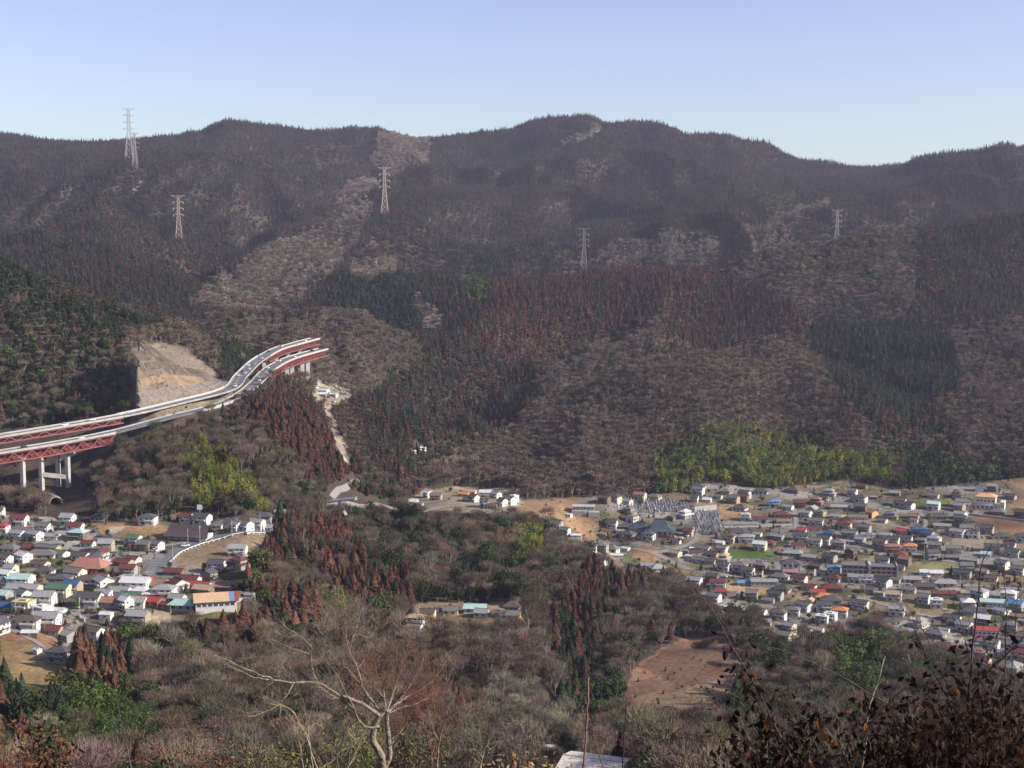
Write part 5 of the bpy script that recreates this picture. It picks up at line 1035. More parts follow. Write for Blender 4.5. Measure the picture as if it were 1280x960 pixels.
pylon(169, 210, 44, 'shorter pale pylon overlapping the foot of the tall skyline pylon', (.36, .34, .31))
pylon(162, 200, 65, 'tallest pale pylon rising above the skyline at left', (.40, .40, .39))
pylon(481, 269, 60, 'tan lattice pylon on the spur below the pale bare patch', TAN_)
pylon(730, 338, 53, 'grey-tan pylon behind the maroon cedar ridge in the middle', (.34, .29, .25))
pylon(1046, 300, 38, 'reddish pylon rising behind the bare round hill at right', (.42, .34, .30), D=2170)

# ------------------------------------------------------------------ lower edge: building roofs and road below the viewpoint
def near_build(px, py, D, w, d, h, rz, roofc, wallc, label, rise=1.2):
    x, y, z = wpt(px, py, D); gz_ = float(ground(x, y)); t = thing('house', label, 'house', (x, y, gz_), math.radians(rz), 'roofs below the viewpoint'); H_ = z - gz_
    bm = bmesh.new(); box(bm, -w / 2, w / 2, -d / 2, d / 2, -2, H_); link('wall', mesh('wall', bm, M['wall']), t, tint=WC[wallc]); bm = bmesh.new(); gable_roof(bm, w, d, H_, rise, .9); link('roof', mesh('roof', bm, M['roof']), t, tint=roofc)
    windows(t, w, d, [('y', -w * .3, .8, 1.8, 1.4), ('y', w * .1, .8, 1.8, 1.4), ('x', 0, .8, 1.5, 1.3)]); OCC.append((x, y, max(w, d) * .6)); return t
near_build(742, 955, 345, 15, 12, 5, -20, (.62, .56, .47), 'white', 'cream low-pitched roof at the bottom edge, right of centre')
near_build(440, 957, 352, 9, 7, 4, 10, (.34, .38, .40), 'grey', 'blue-grey roof at the bottom edge behind the bare foreground tree')
strip('road', [(590,962,300),(625,948,300),(660,946,300),(700,955,300),(730,975,300)], 7, M['conc'], lift=.5, **KW)

# ------------------------------------------------------------------ tree shapes
class Geo:
    def __init__(s): s.v = []; s.f = []; s.m = []
    def tri(s, a, b, c, m=0):
        n = len(s.v); s.v += [a, b, c]; s.f.append((n, n + 1, n + 2)); s.m.append(m)
    def sliver(s, a, b, w, m=0, w2=0.0):
        """thin blade from a to b, turned a random way"""
        a = np.asarray(a, float); b = np.asarray(b, float); d = b - a; r = RNG.normal(size=3); q = np.cross(d, r); q /= (np.linalg.norm(q) + 1e-9)
        if w2: 
            n = len(s.v); s.v += [a - q * w, a + q * w, b + q * w2, b - q * w2]; s.f += [(n, n + 1, n + 2), (n, n + 2, n + 3)]; s.m += [m, m]
        else: s.tri(a - q * w, a + q * w, b, m)
    def trunk(s, a, b, w, w2, m=1, n=4):
        a = np.asarray(a, float); b = np.asarray(b, float); d = b - a; d /= np.linalg.norm(d) + 1e-9
        u = np.cross(d, (0.3, 0.9, 0.1)); u /= np.linalg.norm(u); t = np.cross(d, u); k = len(s.v)
        for p, r in ((a, w), (b, w2)):
            for i in range(n): s.v.append(p + r * (u * math.cos(2 * math.pi * i / n) + t * math.sin(2 * math.pi * i / n)))
        for i in range(n):
            j = (i + 1) % n; s.f += [(k + i, k + j, k + n + j), (k + i, k + n + j, k + n + i)]; s.m += [m, m]
    def mesh(s, name, only=None, mats=None):
        f = np.array(s.f); mm = np.array(s.m); 
        if only is not None: f = f[mm == only]; mm = mm[mm == only]
        used, inv = np.unique(f, return_inverse=True)
        me = np_mesh(name, np.array(s.v)[used], inv.reshape(f.shape), *(mats or []))
        if only is None: me.polygons.foreach_set('material_index', mm.astype(np.int32))
        return me

def conifer(h=10.8, r=2.8, tiers=7, per=7, size=1.0):
    g = Geo(); g.trunk((0, 0, 0), (0, 0, h * 0.9), 0.22, 0.05)
    base = h * U(0.16, 0.26)
    for k in range(tiers):
        t = k / (tiers - 1); z = base + (h * 0.95 - base) * t; rr = r * (1 - t ** 1.25) ** 0.8 * U(0.85, 1.12) + 0.25
        n = max(4, int(per * (1 - 0.45 * t)))
        for i in range(n):
            a = 2 * math.pi * (i + U(-.3, .3)) / n + k * 1.3; l = rr * U(0.7, 1.15); w = l * 0.5 * size + 0.25
            c, s_ = math.cos(a), math.sin(a); top = np.array((c * 0.1, s_ * 0.1, z + h * 0.11 * U(.7, 1.2)))
            tip = np.array((c * l, s_ * l, z - h * 0.035 * U(0, 1.6))); side = np.array((-s_, c, 0)) * w
            mid = np.array((c * l * .62, s_ * l * .62, z + h * .02))
            g.tri(top, mid - side, tip); g.tri(top, tip, mid + side)
    g.tri((-.25, 0, h * .9), (.25, .1, h * .9), (0, 0, h * 1.03)); g.tri((0, -.25, h * .9), (0, .25, h * .9), (0, 0, h * 1.03))
    return g
def bare(h=10.5, r=4.0, n=700, tw=0.055, ln=1.5, limbs=9):
    """leafless crown: limbs that fork to a lumpy dome of fine twigs"""
    g = Geo(); th = h * U(0.2, 0.3); top = np.array((U(-.4, .4), U(-.4, .4), th)); g.trunk((0, 0, 0), top, 0.22, 0.16)
    lum = []
    for i in range(limbs):
        a = 2.4 * i + U(-.4, .4); q = math.sqrt((i + .5) / limbs) * r * .68
        c = np.array((q * math.cos(a), q * math.sin(a), h * (.80 - .26 * (q / r) ** 2) * U(.9, 1.05))); lr = r * U(.34, .52)
        lum.append((c, lr)); m1 = top + (c - top) * .5 + (U(-.4, .4), U(-.4, .4), .3)
        g.trunk(top, m1, .14, .10, 1, 3); g.trunk(m1, c + (0, 0, lr * .5), .10, .05, 1, 3)
        for _ in range(4):
            d = RNG.normal(size=3); d[2] = abs(d[2]); d /= np.linalg.norm(d); g.sliver(m1 + (c - m1) * U(.2, 1), c + d * lr * .8, tw * 1.3, 0, tw * .6)
    for k in range(n):
        c, lr = lum[k % limbs]; d = RNG.normal(size=3); d[2] = abs(d[2]) * .9 - .25; d /= np.linalg.norm(d)
        p = c + d * lr * U(.15, .85) ; e = d * .8 + RNG.normal(size=3) * .33 + (0, 0, .45); e /= np.linalg.norm(e)
        g.sliver(p, p + e * ln * U(.5, 1.1), tw * U(.6, 1.2))
    return g
def broad(h=9.0, r=3.6, n=110, leaf=0.9, lumps=6):
    g = Geo(); g.trunk((0, 0, 0), (0, 0, h * .5), 0.25, 0.15)
    cs = [(np.array((U(-.55, .55) * r, U(-.55, .55) * r, h * U(.45, .78))), r * U(.45, .68)) for _ in range(lumps)] + [(np.array((0, 0, h * .6)), r * .8)]
    for i in range(n):
        c, rr = cs[i % len(cs)]; d = RNG.normal(size=3); d /= np.linalg.norm(d); d[2] = d[2] * .9 + .1
        p = c + d * rr * U(.8, 1.08); a = np.cross(d, RNG.normal(size=3)); a /= np.linalg.norm(a); b_ = np.cross(d, a); s_ = leaf * U(.6, 1.2); d2 = d * s_ * .35
        g.tri(p - a * s_ * .7 - d2 * 0, p + a * s_ * .6 - b_ * s_ * .3 + d2, p + b_ * s_ * .9 - d2)
        g.tri(p + a * s_ * .5, p - b_ * s_ * .8 - d2, p - a * s_ * .8 + d2)
    return g
def bamboo(h=11.0, r=3.0, culms=9, per=16, leaf=0.8):
    g = Geo()
    for c in range(culms):
        a = U(0, 6.28); q = r * math.sqrt(U(0, 1)) * .7; x, y = q * math.cos(a), q * math.sin(a); hh = h * U(.75, 1.05); la = U(0, 6.28); ln = U(.8, 2.2)
        def pt(t): return np.array((x + math.cos(la) * ln * t ** 2.5, y + math.sin(la) * ln * t ** 2.5, hh * (t - .10 * t ** 4)))
        g.sliver(pt(0), pt(.5), .09, 1, .07)
        for i in range(per):
            t = .3 + .72 * i / per; p = pt(t); w = leaf * (1.5 - t) * 1.1; e = RNG.normal(size=3); e[2] = -abs(e[2]) * .6 + .25; e /= np.linalg.norm(e)
            o = p + e * w * 1.6; s_ = np.cross(e, RNG.normal(size=3)); s_ /= np.linalg.norm(s_)
            g.tri(p + s_ * w * .25, o + (0, 0, -.5 * w), p - s_ * w * .5 + e * w * .4)
    return g
def pool(fn, count, **kw): return [fn(**kw) for _ in range(count)]
LEAFM = {'cedar': 'leaf', 'bare': 'twig', 'ever': 'leaf', 'bamboo': 'leaf'}
POOL = {
 'cedar': dict(near=pool(conifer, 6, tiers=13, per=13, size=.8), far=pool(conifer, 5, tiers=5, per=5, size=1.2)),
 'bare': dict(near=pool(bare, 9, n=800, tw=.042, ln=1.5), far=pool(bare, 5, n=110, tw=.19, ln=1.9, limbs=6)),
 'ever': dict(near=pool(broad, 5, n=420, leaf=.55, lumps=9), far=pool(broad, 4, n=60, leaf=1.3)),
 'bamboo': dict(near=pool(bamboo, 5, culms=14, per=30, leaf=.62), far=pool(bamboo, 3, culms=7, per=10, leaf=1.1)),
}
# tints: real leaf and twig colours
T = {'m': (0.084,0.034,0.025), 'r': (0.108,0.050,0.030), 'g': (0.030,0.040,0.020), 'd': (0.020,0.028,0.016), 'v': (0.050,0.038,0.032),
     'z': (0.255,0.205,0.155), 'b': (0.160,0.116,0.082), 'w': (0.172,0.142,0.108), 'n': (0.106,0.077,0.057), 'o': (0.088,0.080,0.048),
     'e': (0.032,0.045,0.016), 'x': (0.066,0.084,0.026), 'k': (0.125,0.152,0.032), 'y': (0.215,0.198,0.036), 'q': (0.065,0.095,0.022), 'a': (0.26,0.12,0.04)}
KIND = {'z': 'bare', 'm': 'cedar', 'r': 'cedar', 'g': 'cedar', 'd': 'cedar', 'v': 'cedar', 'b': 'bare', 'w': 'bare', 'n': 'bare', 'o': 'bare', 'e': 'ever', 'x': 'ever', 'k': 'bamboo', 'y': 'bamboo', 'q': 'bamboo', 'a': 'bare'}
# stands, first match wins: (outline, near limit, far limit, mix)
A = 1e9
ST = [
 # far face
 ([(470,165),(540,170),(542,200),(505,212),(482,222),(466,205)], 2600, A, 'zwzb'),
 ([(420,240),(448,222),(470,222),(464,268),(432,266)], 2300, A, 'zwzb'),
 ([(456,268),(430,268),(398,285),(350,300),(303,325),(262,352),(228,384),(262,400),(330,400),(380,370),(405,345),(430,320),(452,296)], 1900, A, 'wzwozobw'),
 ([(430,332),(497,322),(500,334),(440,350)], 1700, A, 'zwz'),
 ([(515,366),(528,370),(553,392),(552,406),(532,414),(518,390)], 1700, A, '..z.'),
 ([(405,345),(497,328),(540,380),(530,415),(480,415),(450,385),(420,372)], 1700, A, 'gggdeg'),
 ([(560,330),(615,330),(615,368),(590,372)], 1900, A, 'gxk'), ([(668,316),(710,314),(708,330),(672,332)], 2000, A, 'xgk'),
 ([(900,300),(960,272),(1040,250),(1044,258),(975,276),(915,298)], 2400, A, 'zwb'), ([(750,310),(850,290),(900,300),(870,330),(760,335)], 2300, A, 'gwzv'),
 ([(940,238),(1000,238),(1000,258),(950,262)], 2400, A, 'xgko'),
 ([(380,185),(430,180),(440,200),(410,215)], 2600, A, 'bvv'), ([(692,185),(745,155),(752,162),(700,190)], 2600, A, 'zzw'),
 # left dark hill
 ([(150,410),(200,400),(245,400),(262,430),(285,478),(292,500),(160,500),(150,440)], 900, 1500, 'bbnwo'),
 ([(170,340),(255,345),(330,440),(305,478),(285,482),(258,428),(215,405)], 900, 1500, 'dgdgd'),
 ([(-200,230),(60,290),(190,340),(200,410),(140,430),(60,405),(-200,390)], 900, 1500, 'edgdegdenm'),
 ([(-200,380),(60,400),(160,440),(160,540),(-200,560)], 900, 1500, 'bneenebdeomx'),
 ([(-200,230),(300,230),(290,335),(262,398),(215,405),(100,430),(-200,410)], 1420, A, 'vgvgvmdg'),
 # hills behind the viaduct
 ([(295,400),(340,392),(380,405),(420,375),(455,378),(515,425),(540,440),(440,500),(390,475),(300,470)], 1380, 1950, 'bbwbnwb'),
 # hill in front of the expressway
 ([(305,510),(345,470),(385,495),(405,530),(440,575),(448,602),(400,600),(352,560),(320,530)], 860, 1300, 'mvmmgm'),
 ([(196,520),(240,515),(248,545),(205,540)], 860, 1300, 'mmb'),
 ([(218,560),(262,552),(300,588),(340,628),(338,648),(262,646),(238,610)], 860, 1300, 'kykyyko'),
 ([(70,560),(200,530),(320,520),(420,600),(420,650),(120,660),(60,620)], 860, 1200, 'bnnbeobnwb'),
 # right mountain
 ([(870,300),(925,270),(1040,255),(1125,250),(1150,340),(1130,398),(1050,405),(1000,398),(985,372),(920,350)], 1500, 2330, 'wobwonoe'),
 ([(1130,250),(1300,225),(1300,395),(1200,412),(1130,398),(1150,345)], 1300, 2400, 'mgvgdme'),
 ([(1000,405),(1130,398),(1195,415),(1195,490),(1150,525),(1112,545),(1060,495),(1010,428)], 1100, 2300, 'gdggdm'),
 ([(1195,415),(1300,395),(1300,575),(1215,575),(1180,500)], 1100, 2300, 'bnwbneb'),
 ([(1110,490),(1160,470),(1190,500),(1215,575),(1150,560),(1110,545)], 1100, 2300, 'mgdbm'),
 ([(655,480),(700,448),(750,428),(830,398),(835,415),(780,432),(740,462),(690,492)], 1200, 2200, 'bwb'),
 ([(620,340),(740,295),(870,290),(990,370),(1005,410),(965,418),(900,442),(842,440),(835,395),(760,415),(690,445),(640,460),(600,430)], 1300, 2330, 'mvmgmmdmvm'),
 ([(425,475),(540,370),(640,325),(660,440),(690,492),(640,530),(560,560),(500,600),(470,590)], 1050, 2200, 'gmvgdmgvmd'),  # mix darkened partly for the mountain's shaded left flank
 ([(820,560),(870,535),(930,520),(1000,535),(1060,558),(1112,560),(1122,612),(950,628),(820,628)], 1050, 1450, 'kqkykexkqy'),
 ([(1120,535),(1262,560),(1262,612),(1130,620)], 1050, 1500, 'eqddxd'),
 ([(530,600),(640,525),(750,460),(830,445),(965,415),(1012,430),(1060,500),(1112,560),(870,545),(820,570),(810,622),(650,625),(560,625)], 1050, 1750, 'nnbnbnbw'),
 # middle
 ([(692,765),(738,752),(752,800),(742,860),(722,905),(686,895),(700,830)], 450, 1000, 'dmgeg'),  # darker tree mix stands in for the shadow in the gorge
 ([(425,632),(505,640),(575,665),(560,705),(500,712),(455,690)], 650, 1100, 'enebem'),
 ([(575,705),(640,700),(650,735),(600,745)], 600, 1000, 'ddeb'),
 ([(90,770),(150,778),(165,830),(150,880),(100,860)], 330, 690, 'rrdrmg'),
 ([(0,845),(70,862),(80,900),(40,960),(-60,960),(-60,845)], 250, 620, 'edgrdeo'),
 ([(330,740),(395,735),(400,775),(345,790)], 400, 800, 'mmrd'),
 ([(325,640),(400,640),(470,670),(525,712),(510,755),(440,752),(385,705),(330,715)], 600, 980, 'mrmgmmnr'),
 ([(636,660),(672,650),(678,690),(655,710),(640,700)], 600, 1050, 'kyx'),
 ([(385,735),(470,735),(480,775),(400,775)], 550, 900, 'ykxb'),
 ([(700,765),(740,690),(780,690),(835,702),(838,720),(790,745),(740,790),(712,840)], 600, 1000, 'mrgmnm'),
 ([(440,625),(520,640),(530,690),(470,680)], 700, 1100, 'eebde'), ([(570,690),(640,690),(700,720),(640,740),(580,730)], 650, 1000, 'eexnb'),
 ([(525,735),(560,735),(640,735),(640,752),(530,752)], 600, 900, 'xee'),
 ([(265,735),(310,745),(345,770),(340,810),(230,800)], 400, 760, 'mbmb'),
 ([(330,700),(350,660),(300,690),(235,690),(215,722),(330,748)], 600, 950, 'mrbnx'),
 ([(85,770),(150,790),(160,830),(130,860),(95,850)], 350, 680, 'rrmge'), ([(150,790),(205,800),(190,830),(155,822)], 350, 680, 'qx'),
 ([(80,840),(160,850),(200,900),(180,960),(60,960)], 250, 600, 'xqqeo'),
 ([(-100,845),(80,850),(90,960),(-100,960)], 250, 620, 'eobnd'),
 ([(160,830),(420,800),(480,860),(500,960),(200,960)], 250, 640, 'nobnbwoe'),
 ([(500,780),(690,770),(700,850),(560,860)], 450, 760, 'nnnbn'), ([(590,850),(700,850),(700,960),(600,960)], 350, 700, 'wwow'),
 ([(735,840),(775,840),(775,900),(735,900)], 400, 760, 'xeg'),
 ([(1040,800),(1110,795),(1110,860),(1040,870)], 400, 900, 'qxxe'), ([(905,850),(935,830),(940,900),(905,900)], 400, 760, 'xeg'),
 ([(950,780),(1040,800),(1040,870),(950,860)], 400, 900, 'nebn'), ([(1110,800),(1240,840),(1240,960),(940,960),(940,860),(1110,860)], 350, 900, 'nenobx'),
]
DEF = [(0, 1100, 'bnnbeobwnm'), (1100, 1900, 'nbgnmbe'), (1900, A, 'vgvgvmdg')]
def clear_far(x, y):
    return np.clip(fbm(x / 420, y / 420, 3) * 1.6, -1, 1)
pts = []
for y0, y1, c in ((240, 700, 3.5), (700, 1350, 4.0), (1350, 2350, 5.0), (2350, 4700, 7.2)):
    gx = np.arange(-0.42 * y1, 0.42 * y1, c); gyy = np.arange(y0, y1, c)
    A_, B_ = np.meshgrid(gx, gyy); x = (A_ + RNG.uniform(-.5, .5, A_.shape) * c).ravel(); y = (B_ + RNG.uniform(-.5, .5, A_.shape) * c).ravel()
    k = (np.abs(x) < 0.405 * y); x, y = x[k], y[k]; k = seen(x, y, 15); pts.append(np.c_[x[k], y[k], np.full(k.sum(), c)])
pts = np.concatenate(pts)
px_, py_ = proj(pts[:, 0], pts[:, 1], ground(pts[:, 0], pts[:, 1]))
wob = 1.0 + pts[:, 1] / 600
lift = 6.5 * F_PX / pts[:, 1]                                # a crown shows above its foot
jx = px_ + 9 * fbm(pts[:, 0] / 45, pts[:, 1] / 45, 3) + 12 * fbm(pts[:, 0] / 160, pts[:, 1] / 160, 2); jy = py_ - lift + 7 * fbm(pts[:, 0] / 45 + 9, pts[:, 1] / 45 + 31, 3)
code = np.full(len(pts), ' ', dtype='<U1')
cl = fbm(pts[:, 0] / 38 + 5, pts[:, 1] / 38, 3) * .9 + 0.5 + RNG.normal(0, .17, len(pts))      # clumps of a kind stand together
def pick(mix, k):
    i = np.clip((cl[k] * len(mix)).astype(int) % len(mix), 0, len(mix) - 1); return np.array(list(mix))[i]
# order within a mix follows the clump noise, so neighbours tend to be alike
for poly, d0, d1, mix in ST:
    k = (code == ' ') & (pts[:, 1] > d0) & (pts[:, 1] < d1) & inpoly(jx, jy, poly)
    code[k] = pick(mix, k)
for d0, d1, mix in DEF:
    k = (code == ' ') & (pts[:, 1] >= d0) & (pts[:, 1] < d1); code[k] = pick(mix, k)
opn = np.zeros(len(pts), bool)
for poly in OPEN:
    qx = px_ + .2 * (jx - px_); dmax = 1030 if poly is OPEN[10] else 1480
    opn |= (inpoly(qx, py_, poly) | inpoly(qx, py_ - 1.25 * lift, poly) | inpoly(qx, py_ - .6 * lift, poly)) & (pts[:, 1] > 500) & (pts[:, 1] < dmax)
rgd = RNG.random(len(pts))
code[opn] = '.'
isc = np.isin(code, list('mrgdv')); code[~isc & (rgd > np.where(pts[:, 1] < 1100, .5, .8))] = '.'
def near_line(x, y, L, r):
    L = np.array([tuple(p)[:2] for p in L[::3]]); out = np.zeros(len(x), bool)
    for i in range(0, len(x), 5000):
        s = slice(i, i + 5000); out[s] = ((x[s, None] - L[:, 0]) ** 2 + (y[s, None] - L[:, 1]) ** 2).min(1) < r * r
    return out
kk = (pts[:, 1] > 900) & (pts[:, 1] < 1650)
q = np.zeros(len(pts), bool); q[kk] = near_line(pts[kk, 0], pts[kk, 1], W1 + W2, 12.5); kk = (pts[:, 1] > 1365) & (pts[:, 1] < 1650); q[kk] = near_line(pts[kk, 0], pts[kk, 1], W1 + W2, 5.5); code[q] = '.'
q = (pts[:, 1] > 235) & (pts[:, 1] < 352) & (inpoly(px_, py_ - 1.25 * lift, [(585,925),(800,925),(800,985),(585,985)]) | inpoly(px_, py_ - .6 * lift, [(585,925),(800,925),(800,1000),(585,1000)])); code[q] = '.'
if OCC:
    occ = np.array(OCC); kk = np.where((code != '.') & (pts[:, 1] < 1600))[0]
    for i in range(0, len(kk), 3000):
        s = kk[i:i + 3000]; d = np.hypot(pts[s, 0][:, None] - occ[:, 0], pts[s, 1][:, None] - occ[:, 1]) - occ[:, 2]; code[s[d.min(1) < 3.2]] = '.'
# town and village gardens
gar = []
for poly, n in ((VILL, 300), (RTOWN, 850), (OPEN[5], 10), (OPEN[6], 14), (OPEN[11], 10), (FIELDB, 90), (OPEN[4], 30), (OPEN[8], 60)):
    xs = [p[0] for p in poly]; ys = [p[1] for p in poly]; c = 0
    for _ in range(n * 6):
        if c >= n: break
        a, b_ = U(min(xs), max(xs)), U(min(ys), max(ys))
        if not inpoly([a], [b_], poly)[0] or not -20 < a < 1300: continue
        if poly not in (FIELDB, OPEN[4], OPEN[8]) and any(inpoly([a], [b_ - 2], pl)[0] for pl, col in PAINT[2:] if pl is not OPEN[5] and pl is not OPEN[6]): continue
        w = hit(a, b_, 500)
        if w is None or any((w.x - o[0]) ** 2 + (w.y - o[1]) ** 2 < (o[2] + 1.2) ** 2 for o in OCC): continue
        gar.append((w.x, w.y, U(1.6, 4.2) if poly not in (FIELDB, OPEN[4], OPEN[8]) else U(.9, 2.2))); c += 1
gar = np.array(gar); gcode = RNG.choice(list('eexbbnmdxo'), len(gar)); gcode = np.where(gar[:, 2] < 1.6, 'n', gcode)
k = code != '.'
pts = np.r_[pts[k], gar]; code = np.r_[code[k], gcode]; garden = np.r_[np.zeros(k.sum(), bool), np.ones(len(gar), bool)]
gz = ground(pts[:, 0], pts[:, 1]); px_, py_ = proj(pts[:, 0], pts[:, 1], gz); D_ = pts[:, 1]
kinds = np.array([KIND[c] for c in code]); tint = np.array([T[c] for c in code])
tint = tint * np.exp(RNG.normal(0, 1, (len(pts), 1)) * np.interp(D_, [0, 700, 1200], [.24, .22, .12])[:, None]) * (1 + RNG.normal(0, .08, (len(pts), 3)))
tint *= (1 + 0.25 * fbm(pts[:, 0] / 120, pts[:, 1] / 120, 2))[:, None]
isc = kinds == 'cedar'
sc = np.where(isc, np.where(D_ < 1100, .92, .86), np.where(D_ < 1100, 1.12, .88)) * np.exp(RNG.normal(0, .24, len(pts))).clip(.5, 1.65) * np.interp(D_, [0, 1500, 2300, 2400, 5000], [1, 1, 1.1, 1.2, 1.3])
sc = np.where(garden, np.maximum(pts[:, 2], .9) / 9 * RNG.uniform(.8, 1.3, len(pts)), sc)
zs = RNG.uniform(.85, 1.15, len(pts))
rot = RNG.uniform(0, 6.283, len(pts)); nearl = D_ < 1150
hgt = {'cedar': 14, 'bare': 11, 'ever': 9, 'bamboo': 11}
GRP = {'cedar': ('cedar_tree', 'cedar'), 'bare': ('bare_tree', 'bare tree'), 'ever': ('evergreen_tree', 'evergreen tree'), 'bamboo': ('bamboo_clump', 'bamboo')}
BIG = {}
def place_word(px, py, D):
    if garden_i: return 'between the houses of the left village' if px < 500 else ('beside the middle row of cottages' if px < 690 else 'between the houses of the right town')
    if D > 2300: return 'on the far mountain face'
    if D > 1380: return 'on the right mountain slope' if px > 440 else 'on the hills beside the red viaduct'
    if D > 1050: 
        return 'on the dark hill above the expressway' if px < 300 else ('at the foot of the right mountain' if px > 690 else 'on the valley side below the viaduct')
    if px < 130 and D > 900: return 'beside the left end of the truss bridge'
    if D > 860 and px < 450: return 'on the rounded hill in front of the expressway'
    if D < 480: return 'in the nearest wood at the lower ' + ('left' if px < 420 else 'middle' if px < 820 else 'right')
    if px < 340: return 'along the front edge of the left village' if py > 760 else 'beside the curved village road'
    if px < 540: return 'on the low ridge right of the village road' if py < 760 else 'in the wood before the left village'
    if px < 720: return 'in the wood behind the row of cottages' if py < 765 else 'on the dome of wood in front of the cottages'
    if px < 950: return 'on the ridge beside the shaded gorge' if px < 800 else 'around the brown sloping field'
    return 'on the bank below the right town'
CW = {'z': 'leafless pale straw tree', 'm': 'maroon-brown cedar', 'r': 'rust-brown cedar', 'g': 'dark green cedar', 'd': 'blackish green cedar', 'v': 'grey-brown cedar', 'b': 'leafless tan tree', 'w': 'leafless grey tree', 'n': 'leafless brown tree', 'o': 'leafless olive-tinged tree',
      'a': 'orange leafy tree', 'e': 'dark evergreen tree', 'x': 'fresh green broadleaf tree', 'k': 'yellow-green bamboo clump', 'y': 'bright yellow bamboo clump', 'q': 'deep green bamboo clump'}
TL = defaultdict(list)
for kd in ('cedar', 'bare', 'ever', 'bamboo'):
    idx = np.where(kinds == kd)[0]
    vis = seen(pts[idx, 0], pts[idx, 1], 3.0 if kd != 'cedar' else 5.0, -0.002) & (px_[idx] > 5) & (px_[idx] < 1275) & (py_[idx] < 965) & (py_[idx] > 0)
    cand = idx[vis]; order = cand[np.argsort(-(hgt[kd] * sc[cand] * zs[cand] / D_[cand]))][:300]
    nm, cat = GRP[kd]; mats = [M[LEAFM[kd]], M['bark']]
    crowns = [g.mesh(nm + '_crown', 0, [mats[0]]) for g in POOL[kd]['near']]; trunks = [g.mesh(nm + '_trunk', 1, [mats[1]]) for g in POOL[kd]['near']]
    for i in order:
        j = int(RNG.integers(len(crowns))); garden_i = garden[i]; pw = place_word(px_[i], py_[i], D_[i])
        lab = CW[code[i]] + ' ' + pw
        o = thing(nm, lab, cat, (pts[i, 0], pts[i, 1], gz[i] - .3), rot[i], lab); TL[lab].append((float(px_[i]), o, CW[code[i]], float(py_[i]))); o.scale = (sc[i], sc[i], sc[i] * zs[i])
        c = link('crown' if kd != 'bamboo' else 'foliage', crowns[j], o); c['tint'] = tuple(float(v) for v in tint[i])
        link('trunk' if kd != 'bamboo' else 'culms', trunks[j], o)
    rest = np.setdiff1d(idx, order); BIG[kd] = len(rest)
    # the rest: one object; its mesh carries the model shapes and one point per tree
    src = []; 
    for lod in ('near', 'far'):
        for g in POOL[kd][lod]: src.append((g, lod))
    V = []; Fc = []; MI = []; proto = []; nv = 0
    for q_, (g, lod) in enumerate(src):
        v = np.array(g.v); V.append(v); Fc.append(np.array(g.f) + nv); MI.append(np.array(g.m)); proto.append(np.full(len(v), q_)); nv += len(v)
    P_ = np.c_[pts[rest, 0], pts[rest, 1], gz[rest] - .3]
    V.append(P_); proto.append(np.full(len(P_), -1)); V = np.concatenate(V); proto = np.concatenate(proto)
    me = np_mesh(nm + '_wood', V, np.concatenate(Fc), *mats); me.polygons.foreach_set('material_index', np.concatenate(MI).astype(np.int32))
    nN = len(POOL[kd]['near']); nF = len(POOL[kd]['far'])
    ch = np.where(nearl[rest], RNG.integers(0, nN, len(rest)), nN + RNG.integers(0, nF, len(rest)))
    def fa(name, typ, vals, size):
        a_ = me.attributes.new(name, typ, 'POINT'); full = np.zeros((nv + len(P_), size) if size > 1 else nv + len(P_)); full[nv:] = vals
        a_.data.foreach_set({'INT': 'value', 'FLOAT': 'value', 'FLOAT_VECTOR': 'vector', 'FLOAT_COLOR': 'color'}[typ], full.ravel() if typ != 'INT' else full.astype(np.int32))
    a_ = me.attributes.new('proto', 'INT', 'POINT'); a_.data.foreach_set('value', proto.astype(np.int32))
    fa('pick', 'INT', ch, 1); fa('yaw', 'FLOAT', rot[rest], 1); fa('size', 'FLOAT_VECTOR', np.c_[sc[rest], sc[rest], sc[rest] * zs[rest]], 3)
    fa('tint', 'FLOAT_COLOR', np.c_[tint[rest], np.ones(len(rest))], 4)
    ob = link({'cedar': 'cedar_forest', 'bare': 'bare_woodland', 'ever': 'evergreen_woodland', 'bamboo': 'bamboo_grove'}[kd], me, kind='stuff')
    ng = bpy.data.node_groups.new(nm + '_scatter', 'GeometryNodeTree'); ng.interface.new_socket('Geometry', in_out='INPUT', socket_type='NodeSocketGeometry'); ng.interface.new_socket('Geometry', in_out='OUTPUT', socket_type='NodeSocketGeometry')
    gi = ng.nodes.new('NodeGroupInput'); go = ng.nodes.new('NodeGroupOutput'); jn = ng.nodes.new('GeometryNodeJoinGeometry'); LN = ng.links
    def named(n_, t_):
        a = ng.nodes.new('GeometryNodeInputNamedAttribute'); a.data_type = t_; a.inputs[0].default_value = n_; return a.outputs[0]
    pr = named('proto', 'INT'); pk = named('pick', 'INT'); yw = named('yaw', 'FLOAT'); sz = named('size', 'FLOAT_VECTOR')
    cx = ng.nodes.new('ShaderNodeCombineXYZ'); LN.new(yw, cx.inputs[2])
    def sel(src_, val):
        c = ng.nodes.new('FunctionNodeCompare'); c.data_type = 'INT'; c.operation = 'EQUAL'; LN.new(src_, c.inputs[2]); c.inputs[3].default_value = val; return c.outputs[0]
    sp = ng.nodes.new('GeometryNodeSeparateGeometry'); sp.domain = 'POINT'; LN.new(gi.outputs[0], sp.inputs[0]); LN.new(sel(pr, -1), sp.inputs[1])
